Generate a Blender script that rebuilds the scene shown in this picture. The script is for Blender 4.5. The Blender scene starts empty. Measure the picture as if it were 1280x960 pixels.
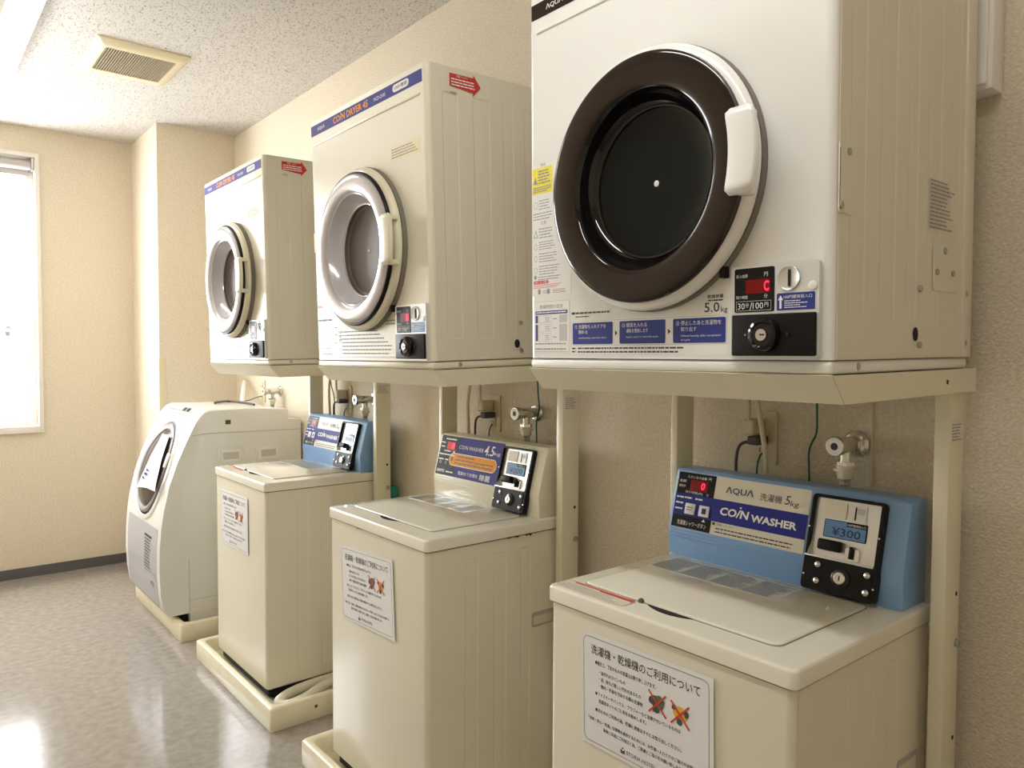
import bpy, bmesh, math, random
from mathutils import Matrix, Vector

scene = bpy.context.scene
col = scene.collection
PI = math.pi

# ------------------------------------------------------------------ camera
F_PX = 938.6
cam_d = bpy.data.cameras.new('camera')
cam = bpy.data.objects.new('camera', cam_d)
col.objects.link(cam)
cam_d.sensor_fit = 'HORIZONTAL'
cam_d.sensor_width = 36.0
cam_d.lens = F_PX / 1280.0 * 36.0
cam_d.clip_start = 0.02
yaw, pitch, roll = math.radians(50.514), math.radians(-2.176), math.radians(0.256)
fw = Vector((-math.sin(yaw) * math.cos(pitch), math.cos(yaw) * math.cos(pitch), math.sin(pitch)))
rt = Vector((math.cos(yaw), math.sin(yaw), 0))
up = rt.cross(fw)
r2 = rt * math.cos(roll) + up * math.sin(roll)
u2 = -rt * math.sin(roll) + up * math.cos(roll)
R = Matrix((r2, u2, -fw)).transposed()
cam.matrix_world = Matrix.Translation((1.221, -1.5327, 1.2472)) @ R.to_4x4()
scene.camera = cam

# ------------------------------------------------------------------ view, world
vs = scene.view_settings
vs.view_transform = 'Standard'
vs.look = 'None'
vs.exposure = 1.24
vs.gamma = 1.0
vs.use_curve_mapping = False
scene.cycles.use_denoising = True
scene.cycles.max_bounces = 10
scene.cycles.diffuse_bounces = 6
scene.cycles.glossy_bounces = 5
scene.cycles.caustics_reflective = False
scene.cycles.caustics_refractive = False
scene.cycles.sample_clamp_indirect = 6.0

world = bpy.data.worlds.new('overcast_sky')
scene.world = world
world.use_nodes = True
bg = world.node_tree.nodes['Background']
bg.inputs['Color'].default_value = (0.92, 0.96, 1.0, 1)
bg.inputs['Strength'].default_value = 8.5

LAMP_STRENGTH = 14.0
WIN_Y0, WIN_Y1, WIN_Z0, WIN_Z1 = -2.05, -0.905, 0.84, 2.33
FARX = -3.693
CEIL = 2.4875
ROOM_Y0, ROOM_X1 = -2.2, 1.95

# daylight portal in the window opening (guides sampling of the sky, adds no light)
pl = bpy.data.lights.new('window_portal', 'AREA')
pl.shape = 'RECTANGLE'
pl.size = WIN_Z1 - WIN_Z0
pl.size_y = WIN_Y1 - WIN_Y0
pl.cycles.is_portal = True
po = bpy.data.objects.new('window_portal', pl)
col.objects.link(po)
po.location = (FARX - 0.02, (WIN_Y0 + WIN_Y1) / 2, (WIN_Z0 + WIN_Z1) / 2)
po.rotation_euler = (0, -PI / 2, 0)

# ------------------------------------------------------------------ materials
MATS = {}


def mat(name, rgb, rough=0.4, metal=0.0, coat=0.0, emis=None, estr=0.0, bump=None, spec=0.5):
    """bump=(scale, strength, distance)"""
    if name in MATS:
        return MATS[name]
    m = bpy.data.materials.new(name)
    m.use_nodes = True
    nt = m.node_tree
    b = nt.nodes['Principled BSDF']
    b.inputs['Base Color'].default_value = (*rgb, 1)
    b.inputs['Roughness'].default_value = rough
    b.inputs['Metallic'].default_value = metal
    b.inputs['Coat Weight'].default_value = coat
    b.inputs['Coat Roughness'].default_value = 0.08
    b.inputs['Specular IOR Level'].default_value = spec
    if emis:
        b.inputs['Emission Color'].default_value = (*emis, 1)
        b.inputs['Emission Strength'].default_value = estr
    if bump:
        tc = nt.nodes.new('ShaderNodeTexCoord')
        no = nt.nodes.new('ShaderNodeTexNoise')
        no.inputs['Scale'].default_value = bump[0]
        no.inputs['Detail'].default_value = 3
        bp = nt.nodes.new('ShaderNodeBump')
        bp.inputs['Strength'].default_value = bump[1]
        bp.inputs['Distance'].default_value = bump[2]
        nt.links.new(tc.outputs['Object'], no.inputs['Vector'])
        nt.links.new(no.outputs['Fac'], bp.inputs['Height'])
        nt.links.new(bp.outputs['Normal'], b.inputs['Normal'])
    MATS[name] = m
    return m


def noisy(name, c1, c2, scale, rough, bump=0.0, bscale=None, bdist=0.002, detail=6, coat=0.0, lo=0.35, hi=0.65, stretch=None):
    """two-tone mottled surface with fine relief"""
    m = mat(name, c1, rough, coat=coat)
    nt = m.node_tree
    b = nt.nodes['Principled BSDF']
    tc = nt.nodes.new('ShaderNodeTexCoord')
    no = nt.nodes.new('ShaderNodeTexNoise')
    no.inputs['Scale'].default_value = scale
    no.inputs['Detail'].default_value = detail
    rp = nt.nodes.new('ShaderNodeValToRGB')
    rp.color_ramp.elements[0].position = lo
    rp.color_ramp.elements[1].position = hi
    rp.color_ramp.elements[0].color = (*c1, 1)
    rp.color_ramp.elements[1].color = (*c2, 1)
    src = tc.outputs['Object']
    if stretch:
        mp = nt.nodes.new('ShaderNodeMapping')
        mp.inputs['Scale'].default_value = stretch
        nt.links.new(src, mp.inputs['Vector'])
        src = mp.outputs['Vector']
    nt.links.new(src, no.inputs['Vector'])
    nt.links.new(no.outputs['Fac'], rp.inputs['Fac'])
    nt.links.new(rp.outputs['Color'], b.inputs['Base Color'])
    if bump:
        n2 = nt.nodes.new('ShaderNodeTexNoise')
        n2.inputs['Scale'].default_value = bscale or scale * 4
        n2.inputs['Detail'].default_value = 4
        bp = nt.nodes.new('ShaderNodeBump')
        bp.inputs['Strength'].default_value = bump
        bp.inputs['Distance'].default_value = bdist
        nt.links.new(tc.outputs['Object'], n2.inputs['Vector'])
        nt.links.new(n2.outputs['Fac'], bp.inputs['Height'])
        nt.links.new(bp.outputs['Normal'], b.inputs['Normal'])
    return m


M_WALL = noisy('wallpaper', (0.70, 0.615, 0.482), (0.80, 0.718, 0.577), 130, 0.75, bump=1.0, bscale=190, bdist=0.005, detail=3)
M_WALLP = M_WALL


def ceiling_mat():
    m = mat('rockwool_board', (0.78, 0.75, 0.70), 0.9)
    nt = m.node_tree
    b = nt.nodes['Principled BSDF']
    tc = nt.nodes.new('ShaderNodeTexCoord')
    mp = nt.nodes.new('ShaderNodeMapping')
    mp.inputs['Scale'].default_value = (1.0, 1.7, 1.0)
    nd = nt.nodes.new('ShaderNodeTexNoise')
    nd.inputs['Scale'].default_value = 40
    mx = nt.nodes.new('ShaderNodeMix')
    mx.data_type = 'VECTOR'
    mx.inputs['Factor'].default_value = 0.03
    vo = nt.nodes.new('ShaderNodeTexVoronoi')
    vo.feature = 'DISTANCE_TO_EDGE'
    vo.inputs['Scale'].default_value = 70
    n2 = nt.nodes.new('ShaderNodeTexNoise')
    n2.inputs['Scale'].default_value = 95
    n2.inputs['Detail'].default_value = 2
    m1 = nt.nodes.new('ShaderNodeMapRange')
    m1.inputs[1].default_value = 0.0
    m1.inputs[2].default_value = 0.12
    m1.inputs[3].default_value = 1.0
    m1.inputs[4].default_value = 0.0
    m2 = nt.nodes.new('ShaderNodeMapRange')
    m2.inputs[1].default_value = 0.55
    m2.inputs[2].default_value = 0.60
    mu = nt.nodes.new('ShaderNodeMath')
    mu.operation = 'MULTIPLY'
    rp = nt.nodes.new('ShaderNodeMix')
    rp.data_type = 'RGBA'
    rp.inputs[6].default_value = (0.62, 0.595, 0.565, 1)
    rp.inputs[7].default_value = (0.16, 0.135, 0.11, 1)
    L = nt.links.new
    L(tc.outputs['Object'], mp.inputs['Vector'])
    L(mp.outputs['Vector'], nd.inputs['Vector'])
    L(mp.outputs['Vector'], mx.inputs[4])
    L(nd.outputs['Color'], mx.inputs[5])
    L(mx.outputs[1], vo.inputs['Vector'])
    L(mp.outputs['Vector'], n2.inputs['Vector'])
    L(vo.outputs['Distance'], m1.inputs[0])
    L(n2.outputs['Fac'], m2.inputs[0])
    L(m1.outputs[0], mu.inputs[0])
    L(m2.outputs[0], mu.inputs[1])
    L(mu.outputs[0], rp.inputs[0])
    L(rp.outputs[2], b.inputs['Base Color'])
    bp = nt.nodes.new('ShaderNodeBump')
    bp.inputs['Strength'].default_value = 0.6
    bp.inputs['Distance'].default_value = 0.004
    bp.invert = True
    L(mu.outputs[0], bp.inputs['Height'])
    L(bp.outputs['Normal'], b.inputs['Normal'])
    return m


M_CEIL = ceiling_mat()
M_FLOOR = noisy('vinyl_floor', (0.265, 0.238, 0.213), (0.365, 0.332, 0.302), 38, 0.15, bump=0.05, bscale=4, bdist=0.004, detail=12, lo=0.30, hi=0.70, stretch=(1.0, 0.8, 1.0))
M_FLOOR.node_tree.nodes['Principled BSDF'].inputs['Coat Weight'].default_value = 0.35
M_BASEB = mat('baseboard_vinyl', (0.10, 0.095, 0.095), 0.45)
M_CREAM = mat('cream_enamel', (0.775, 0.74, 0.605), 0.28, coat=0.25)
M_CREAM_PL = mat('cream_plastic', (0.76, 0.725, 0.57), 0.3, coat=0.2)
M_LID = mat('lid_cream', (0.80, 0.775, 0.675), 0.14, coat=0.4)
M_WHITE = mat('white_enamel', (0.81, 0.805, 0.78), 0.24, coat=0.3)
M_SIDEW = mat('grey_cream_enamel', (0.66, 0.63, 0.50), 0.4)
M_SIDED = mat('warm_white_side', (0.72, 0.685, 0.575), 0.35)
M_WPLAS = mat('white_plastic', (0.84, 0.83, 0.81), 0.22, coat=0.3)
M_STAND = mat('stand_enamel', (0.75, 0.71, 0.55), 0.35, coat=0.1)
M_PAN = noisy('pan_frp', (0.74, 0.68, 0.49), (0.79, 0.735, 0.555), 14, 0.35, coat=0.15)
M_BLUE = mat('blue_enamel', (0.22, 0.40, 0.70), 0.38, coat=0.15)
M_BLACKG = mat('black_gloss', (0.006, 0.005, 0.005), 0.05)
M_BLACK = mat('black_plastic', (0.012, 0.011, 0.011), 0.4, spec=0.15)
M_DARKB = mat('dark_brown_gloss', (0.018, 0.010, 0.007), 0.10, spec=0.4)
M_GLASS_D = mat('dark_glass', (0.003, 0.005, 0.0045), 0.05, spec=0.22)
M_GAP = mat('gap_shade', (0.20, 0.18, 0.15), 0.7)
M_SILVER = mat('silver_plastic', (0.56, 0.54, 0.57), 0.16, metal=0.25, coat=0.3)
M_FUNNEL = mat('smoky_plastic', (0.60, 0.58, 0.61), 0.18, metal=0.1, coat=0.3)
M_DRUM = mat('drum_brown', (0.125, 0.10, 0.09), 0.4)
M_PLATE = mat('coin_plate', (0.70, 0.70, 0.69), 0.35, metal=0.25)
M_CHROME = mat('chrome', (0.70, 0.69, 0.67), 0.16, metal=1.0)
M_STEEL = mat('brushed_steel', (0.75, 0.75, 0.75), 0.3, metal=0.75, bump=(400, 0.1, 0.0005))
M_SCREW = mat('screw_steel', (0.45, 0.44, 0.42), 0.35, metal=0.8)
M_HOLE = mat('hole_black', (0.01, 0.01, 0.01), 0.8)
M_RED = mat('red_print', (0.62, 0.05, 0.03), 0.45)
M_REDARROW = mat('red_sticker', (0.56, 0.025, 0.018), 0.4)
M_NAVY = mat('navy_print', (0.035, 0.05, 0.25), 0.5, spec=0.2)
M_BAND = mat('royal_blue_print', (0.022, 0.03, 0.26), 0.5, spec=0.2)
M_VIOLET = mat('violet_blue_print', (0.075, 0.07, 0.28), 0.55, spec=0.12)
M_INK = mat('black_ink', (0.03, 0.03, 0.035), 0.6)
M_GREYINK = mat('grey_ink', (0.28, 0.28, 0.30), 0.6)
M_BLUEINK = mat('blue_ink', (0.20, 0.23, 0.31), 0.4)
M_WINK = mat('white_ink', (0.85, 0.85, 0.84), 0.5)
M_ORANGE = mat('orange_print', (0.86, 0.36, 0.02), 0.55, spec=0.15)
M_YELLOW = mat('yellow_print', (0.85, 0.74, 0.05), 0.5)
M_PALEY = mat('pale_yellow_label', (0.80, 0.71, 0.44), 0.5)
M_LABEL = mat('white_label', (0.80, 0.79, 0.77), 0.4)
M_LABELC = mat('cream_label', (0.74, 0.70, 0.60), 0.4)
M_PAPER = mat('paper', (0.82, 0.82, 0.83), 0.35, coat=0.3)
M_LCD = mat('lcd_blue', (0.10, 0.25, 0.52), 0.3)
M_LED = mat('led_red', (0.5, 0.0, 0.01), 0.4, emis=(1.0, 0.02, 0.05), estr=1.5, spec=0.1)
M_LEDDIM = mat('led_window', (0.10, 0.004, 0.004), 0.3, emis=(1.0, 0.02, 0.02), estr=0.03, spec=0.2)
M_GREEN = mat('green_wire', (0.0, 0.10, 0.06), 0.4)
M_TEAL = mat('teal_plastic', (0.0, 0.26, 0.24), 0.4)
M_CORD = mat('grey_cord', (0.06, 0.055, 0.05), 0.5)
M_BEIGE = mat('beige_cord', (0.60, 0.53, 0.40), 0.5)
M_OUTLET = mat('outlet_plastic', (0.66, 0.58, 0.40), 0.4)
M_GREYPL = mat('grey_plastic', (0.42, 0.40, 0.38), 0.35)
M_FRAMEW = mat('window_paint', (0.78, 0.74, 0.68), 0.4)
M_ALU = mat('aluminium', (0.62, 0.62, 0.62), 0.35, metal=0.6)
M_BLIND = mat('blind_fabric', (0.48, 0.45, 0.43), 0.7)
M_LAMP = mat('lamp_diffuser', (0.9, 0.9, 0.9), 0.4, emis=(1.0, 0.985, 0.94), estr=LAMP_STRENGTH)
M_LAMPB = mat('lamp_body', (0.80, 0.78, 0.74), 0.4)
M_VENT = mat('vent_plastic', (0.72, 0.64, 0.45), 0.4)
M_VENTD = mat('vent_dark', (0.055, 0.045, 0.035), 0.8)
M_SLAT = mat('vent_slat', (0.42, 0.35, 0.24), 0.5)
M_LAV = mat('silver_lavender', (0.43, 0.415, 0.42), 0.4, spec=0.2)
M_DOORG = mat('door_smoke', (0.085, 0.065, 0.055), 0.2, spec=0.12)
M_WBODY = mat('drum_washer_white', (0.74, 0.735, 0.70), 0.3, coat=0.2)
M_HOSEW = mat('hose_white', (0.76, 0.72, 0.60), 0.4)
M_SEAM = mat('seam_dark', (0.10, 0.09, 0.07), 0.8)
M_RUST = mat('rust', (0.16, 0.05, 0.015), 0.8)


def pane_mat():
    m = bpy.data.materials.new('window_glass')
    m.use_nodes = True
    nt = m.node_tree
    nt.nodes.clear()
    out = nt.nodes.new('ShaderNodeOutputMaterial')
    tr = nt.nodes.new('ShaderNodeBsdfTransparent')
    gl = nt.nodes.new('ShaderNodeBsdfGlossy')
    gl.inputs['Roughness'].default_value = 0.02
    mx = nt.nodes.new('ShaderNodeMixShader')
    mx.inputs[0].default_value = 0.07
    nt.links.new(tr.outputs[0], mx.inputs[1])
    nt.links.new(gl.outputs[0], mx.inputs[2])
    nt.links.new(mx.outputs[0], out.inputs[0])
    return m


M_PANE = pane_mat()

# ------------------------------------------------------------------ geometry helpers
_glyphs = {}


def glyphs(body, bold):
    k = (body, bold)
    if k not in _glyphs:
        c = bpy.data.curves.new('glyph', 'FONT')
        c.body = body
        c.resolution_u = 2
        c.offset = bold
        o = bpy.data.objects.new('glyph', c)
        col.objects.link(o)
        dg = bpy.context.evaluated_depsgraph_get()
        me = bpy.data.meshes.new_from_object(o.evaluated_get(dg))
        vs_ = [(v.co.x, v.co.y) for v in me.vertices]
        fs = [tuple(p.vertices) for p in me.polygons]
        bpy.data.objects.remove(o)
        bpy.data.curves.remove(c)
        bpy.data.meshes.remove(me)
        _glyphs[k] = (vs_, fs)
    return _glyphs[k]


class MB:
    """mesh collector; every vertex passes through matrix M"""

    def __init__(self, M=None):
        self.v, self.f, self.M = [], [], (M or Matrix.Identity(4))

    def add(self, vs_, fs):
        o = len(self.v)
        self.v += [tuple(self.M @ Vector(p)) for p in vs_]
        self.f += [tuple(i + o for i in f) for f in fs]
        return self

    def bm(self, b):
        b.verts.index_update()
        self.add([tuple(v.co) for v in b.verts], [tuple(v.index for v in f.verts) for f in b.faces])
        b.free()
        return self

    def box(self, x0, x1, y0, y1, z0, z1, bev=0.0, seg=2):
        b = bmesh.new()
        bmesh.ops.create_cube(b, size=1.0)
        for v in b.verts:
            v.co = Vector(((x0 + x1) / 2 + v.co.x * (x1 - x0), (y0 + y1) / 2 + v.co.y * (y1 - y0), (z0 + z1) / 2 + v.co.z * (z1 - z0)))
        if bev:
            bmesh.ops.bevel(b, geom=list(b.edges), offset=bev, segments=seg, profile=0.5, affect='EDGES')
        return self.bm(b)

    def loft(self, loops, cap0=True, cap1=True, closed=True):
        n = len(loops[0])
        vs_ = [p for l in loops for p in l]
        fs = []
        for k in range(len(loops) - 1):
            for i in range(n if closed else n - 1):
                j = (i + 1) % n
                fs.append((k * n + i, k * n + j, (k + 1) * n + j, (k + 1) * n + i))
        if cap0:
            fs.append(tuple(range(n))[::-1])
        if cap1:
            fs.append(tuple((len(loops) - 1) * n + i for i in range(n)))
        return self.add(vs_, fs)

    def lathe(self, prof, cx, cz, y0=0.0, segs=48, sx=1.0, sz=1.0, cap=False):
        """profile (r, out) round an axis pointing to -Y through (cx, y0, cz)"""
        loops = []
        for r, h in prof:
            loops.append([(cx + sx * r * math.cos(2 * PI * i / segs), y0 - h, cz + sz * r * math.sin(2 * PI * i / segs)) for i in range(segs)])
        return self.loft(loops, cap0=False, cap1=cap)

    def cyl(self, p0, p1, r0, r1=None, segs=16, caps=True):
        r1 = r0 if r1 is None else r1
        return self.tube([p0, p1], [r0, r1], segs, caps)

    def tube(self, pts, rad, segs=8, caps=True):
        pts = [Vector(p) for p in pts]
        n = len(pts)
        rads = rad if isinstance(rad, (list, tuple)) else [rad] * n
        loops = []
        ref = None
        for i, p in enumerate(pts):
            d = (pts[min(i + 1, n - 1)] - pts[max(i - 1, 0)]).normalized()
            if ref is None:
                a = Vector((0, 0, 1)) if abs(d.z) < 0.9 else Vector((1, 0, 0))
                ref = (a - d * a.dot(d)).normalized()
            else:
                ref = (ref - d * ref.dot(d)).normalized()
            s = d.cross(ref)
            loops.append([tuple(p + (ref * math.cos(2 * PI * k / segs) + s * math.sin(2 * PI * k / segs)) * rads[i]) for k in range(segs)])
        return self.loft(loops, caps, caps)

    def plate(self, x0, x1, z0, z1, y, t=0.001, r=0.0, seg=5):
        """rounded rectangle on plane y facing -Y, thickness t outward"""
        l0 = rrect(x0, x1, z0, z1, r, seg)
        return self.loft([[(a, y, b) for a, b in l0], [(a, y - t, b) for a, b in l0]])

    def poly(self, pts, y, t=0.0006):
        return self.loft([[(a, y, b) for a, b in pts], [(a, y - t, b) for a, b in pts]])

    def outline(self, x0, x1, z0, z1, y, w=0.0006, r=0.0, seg=5):
        a = rrect(x0, x1, z0, z1, r, seg)
        b = rrect(x0 + w, x1 - w, z0 + w, z1 - w, max(r - w, 0.0) if r else 0.0, seg)
        n = len(a)
        return self.add([(p, y, q) for p, q in a] + [(p, y, q) for p, q in b],
                        [(i, (i + 1) % n, n + (i + 1) % n, n + i) for i in range(n)])

    def text(self, body, x0, x1, z0, z1, y, bold=0.0, shear=0.0):
        """body stretched to fill x0..x1, z0..z1 on plane y facing -Y (x1=None keeps proportions)"""
        vs_, fs = glyphs(body, bold)
        if not vs_:
            return self
        ax, bx = min(p[0] for p in vs_), max(p[0] for p in vs_)
        az, bz = min(p[1] for p in vs_), max(p[1] for p in vs_)
        sz = (z1 - z0) / max(bz - az, 1e-6)
        sx = sz if x1 is None else (x1 - x0) / max(bx - ax, 1e-6)
        return self.add([(x0 + (p[0] - ax) * sx + shear * (p[1] - az) * sz, y, z0 + (p[1] - az) * sz) for p in vs_], fs)

    def greek(self, x0, x1, z0, z1, lines, y, seed=0, fill=0.5, ragged=0.25):
        """rows of tiny print too small to read in the photograph"""
        self.micro = True
        rnd = random.Random(seed)
        dz = (z1 - z0) / lines
        for i in range(lines):
            z = z1 - (i + 0.75) * dz
            x = x0
            xe = x1 - (x1 - x0) * ragged * rnd.random()
            while x < xe:
                w = min(rnd.uniform(1.2, 5.0) * dz * fill, xe - x)
                self.add([(x, y, z), (x + w, y, z), (x + w, y, z + dz * fill), (x, y, z + dz * fill)], [(0, 1, 2, 3)])
                x += w + dz * 0.22
        return self


def rrect(x0, x1, z0, z1, r, seg=5):
    if r <= 0:
        return [(x0, z0), (x1, z0), (x1, z1), (x0, z1)]
    out = []
    for cx, cz, a in ((x1 - r, z0 + r, -PI / 2), (x1 - r, z1 - r, 0), (x0 + r, z1 - r, PI / 2), (x0 + r, z0 + r, PI)):
        for k in range(seg + 1):
            t = a + PI / 2 * k / seg
            out.append((cx + r * math.cos(t), cz + r * math.sin(t)))
    return out


def mesh(name, mb, smooth=35):
    me = bpy.data.meshes.new(name)
    me.from_pydata(mb.v, [], mb.f)
    b = bmesh.new()
    b.from_mesh(me)
    bmesh.ops.recalc_face_normals(b, faces=b.faces)
    b.to_mesh(me)
    b.free()
    if smooth:
        me.polygons.foreach_set('use_smooth', [True] * len(me.polygons))
        me.set_sharp_from_angle(angle=math.radians(smooth))
    return me


def part(name, mb, m, parent=None, label=None, smooth=35):
    me = mb if isinstance(mb, bpy.types.Mesh) else mesh(name, mb, smooth)
    if m is not None and not me.materials:
        me.materials.append(m)
    o = bpy.data.objects.new(name, me)
    col.objects.link(o)
    if parent:
        o.parent = parent
    if label:
        o['label'] = label
    return o


def print_part(name, mb, m, parent, label=None):
    """flat print: normals stay as drawn (facing outwards)"""
    me = bpy.data.meshes.new(name)
    me.from_pydata(mb.v, [], mb.f)
    me.materials.append(m)
    o = bpy.data.objects.new(name, me)
    col.objects.link(o)
    o.parent = parent
    if getattr(mb, 'micro', False):
        o['kind'] = 'stuff'
    if label:
        o['label'] = label
    return o


def tag(o, label, cat, group=None):
    o['label'] = label
    o['category'] = cat
    if group:
        o['group'] = group
    return o


def thing(name, label, cat, loc, group=None, rot=(0, 0, 0)):
    o = bpy.data.objects.new(name, None)
    o.empty_display_size = 0.1
    col.objects.link(o)
    o.location = loc
    o.rotation_euler = rot
    return tag(o, label, cat, group)


def struct(name, mb, m, parent=None, smooth=0):
    o = part(name, mb, m, parent, smooth=smooth)
    if not parent:
        o['kind'] = 'structure'
    return o




def pressed(M, x0, x1, z0, z1, za, zb, bands, h=0.0008, e=0.003):
    """sheet panel with shallow vertical pressed grooves, in face coordinates"""
    q = MB(M)
    xs = [(x0, 0)]
    for a, b in bands:
        xs += [(a, 0), (a + e, 1), (b - e, 1), (b, 0)]
    xs.append((x1, 0))
    zs = [(z0, 0), (za, 0), (za + e, 1), (zb - e, 1), (zb, 0), (z1, 0)]
    n = len(xs)
    vs_ = [(x, -h * (1 - fx * fz) - 0.0002, z) for z, fz in zs for x, fx in xs]
    fs = [(r * n + c, r * n + c + 1, (r + 1) * n + c + 1, (r + 1) * n + c) for r in range(len(zs) - 1) for c in range(n - 1)]
    q.add(vs_, fs)
    m = len(vs_)
    rim = [i for i in range(n)] + [r * n + n - 1 for r in range(1, len(zs))] + [(len(zs) - 1) * n + c for c in range(n - 2, -1, -1)] + [r * n for r in range(len(zs) - 2, 0, -1)]
    back = [(vs_[i][0], 0.0, vs_[i][2]) for i in rim]
    k = len(rim)
    q.add([vs_[i] for i in rim] + back, [(i, (i + 1) % k, k + (i + 1) % k, k + i) for i in range(k)])
    return q


T = Matrix.Translation
RX = lambda a: Matrix.Rotation(a, 4, 'X')
RZ = lambda a: Matrix.Rotation(a, 4, 'Z')
TOPF = RX(-PI / 2)       # face coordinates -> horizontal surface seen from above
SIDEF = RZ(PI / 2)       # face coordinates -> surface facing +X
EPS = 0.0004

# ------------------------------------------------------------------ room shell
struct('floor', MB().box(FARX - 0.15, ROOM_X1 + 0.15, ROOM_Y0 - 0.15, 0.15, -0.1, 0.0), M_FLOOR)
struct('ceiling', MB().box(FARX - 0.15, ROOM_X1 + 0.15, ROOM_Y0 - 0.15, 0.15, CEIL, CEIL + 0.1), M_CEIL)
struct('wall_back', MB().box(FARX - 0.15, ROOM_X1 + 0.15, 0.0, 0.12, 0.0, CEIL), M_WALL)
struct('wall_front', MB().box(FARX - 0.15, ROOM_X1 + 0.15, ROOM_Y0 - 0.12, ROOM_Y0, 0.0, CEIL), M_WALL)
struct('wall_right', MB().box(ROOM_X1, ROOM_X1 + 0.12, ROOM_Y0, 0.0, 0.0, CEIL), M_WALL)
wl = MB()
WX0 = FARX - 0.13
wl.box(WX0, FARX, ROOM_Y0, WIN_Y0, 0, CEIL)
wl.box(WX0, FARX, WIN_Y1, 0.0, 0, CEIL)
wl.box(WX0, FARX, WIN_Y0, WIN_Y1, 0, WIN_Z0)
wl.box(WX0, FARX, WIN_Y0, WIN_Y1, WIN_Z1, CEIL)
struct('wall_left', wl, M_WALL)
COLX, COLY = -3.145, -0.4175
struct('wall_column', MB().box(FARX, COLX, COLY, 0.0, 0, CEIL), M_WALL)
struct('baseboard_left', MB().box(FARX, FARX + 0.007, ROOM_Y0, COLY, 0, 0.056), M_BASEB)
struct('baseboard_column', MB().box(FARX + 0.007, COLX + 0.007, COLY - 0.007, COLY, 0, 0.056).box(COLX, COLX + 0.007, COLY, -0.007, 0, 0.056), M_BASEB)
struct('baseboard_back', MB().box(COLX + 0.007, ROOM_X1, -0.007, 0.0, 0, 0.056), M_BASEB)

# window
win = bpy.data.objects.new('window_1', None)
col.objects.link(win)
win.location = (FARX, (WIN_Y0 + WIN_Y1) / 2, WIN_Z0)
win['kind'] = 'structure'
win['label'] = 'bright sliding window in a white painted frame beside the column'
WM = T((-FARX, -(WIN_Y0 + WIN_Y1) / 2, -WIN_Z0))
cs = MB(WM)
e = 0.018
cs.box(FARX - 0.125, FARX + 0.012, WIN_Y1 - 0.004, WIN_Y1 + e, WIN_Z0 - 0.034, WIN_Z1 + e, 0.002)
cs.box(FARX - 0.125, FARX + 0.012, WIN_Y0 - e, WIN_Y0 + 0.004, WIN_Z0 - 0.034, WIN_Z1 + e, 0.002)
cs.box(FARX - 0.125, FARX + 0.012, WIN_Y0 + 0.004, WIN_Y1 - 0.004, WIN_Z1 - 0.004, WIN_Z1 + e, 0.002)
part('window_frame', cs, M_FRAMEW, win)
part('window_sill', MB(WM).box(FARX - 0.125, FARX + 0.022, WIN_Y0 + 0.004, WIN_Y1 - 0.004, WIN_Z0 - 0.034, WIN_Z0 + 0.004, 0.003), M_FRAMEW, win)
ym = (WIN_Y0 + WIN_Y1) / 2
for k, (a, b_, xo) in enumerate(((WIN_Y0 + 0.005, ym + 0.02, -0.095), (ym - 0.02, WIN_Y1 - 0.005, -0.07))):
    s = MB(WM)
    x0, x1 = FARX + xo - 0.011, FARX + xo + 0.011
    z0, z1 = WIN_Z0 + 0.005, WIN_Z1 - 0.005
    w = 0.035
    s.box(x0, x1, a, a + w, z0, z1, 0.002)
    s.box(x0, x1, b_ - w, b_, z0, z1, 0.002)
    s.box(x0, x1, a + w, b_ - w, z0, z0 + 0.05, 0.002)
    s.box(x0, x1, a + w, b_ - w, z1 - w, z1, 0.002)
    sash = part('sash', s, M_FRAMEW, win)
    part('pane', MB(WM).box(FARX + xo - 0.002, FARX + xo + 0.002, a + w - 0.005, b_ - w + 0.005, z0 + 0.045, z1 - w + 0.005), M_PANE, sash)
lt = MB(WM)
lt.box(FARX - 0.059, FARX - 0.045, -1.055, -1.03, 1.34, 1.40, 0.003)
lt.tube([(FARX - 0.045, -1.042, 1.37), (FARX - 0.03, -1.042, 1.375), (FARX - 0.028, -1.07, 1.38)], 0.006)
part('latch', lt, M_ALU, win)
bl = thing('roller_blind', 'rolled up grey roller blind at the top of the window', 'blind', (FARX - 0.03, ym, WIN_Z1 - 0.03))
BM_ = T((-(FARX - 0.03), -ym, -(WIN_Z1 - 0.03)))
part('fabric_roll', MB(BM_).cyl((FARX - 0.03, WIN_Y0 + 0.02, WIN_Z1 - 0.045), (FARX - 0.03, WIN_Y1 - 0.02, WIN_Z1 - 0.045), 0.026, segs=24), M_BLIND, bl)
part('fabric_hem', MB(BM_).box(FARX - 0.058, FARX - 0.052, WIN_Y0 + 0.025, WIN_Y1 - 0.025, WIN_Z1 - 0.10, WIN_Z1 - 0.045, 0.002), M_BLIND, bl)
for yy in (WIN_Y0 + 0.006, WIN_Y1 - 0.018):
    part('bracket', MB(BM_).box(FARX - 0.06, FARX, yy, yy + 0.012, WIN_Z1 - 0.075, WIN_Z1 - 0.005, 0.002), M_ALU, bl)


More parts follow.
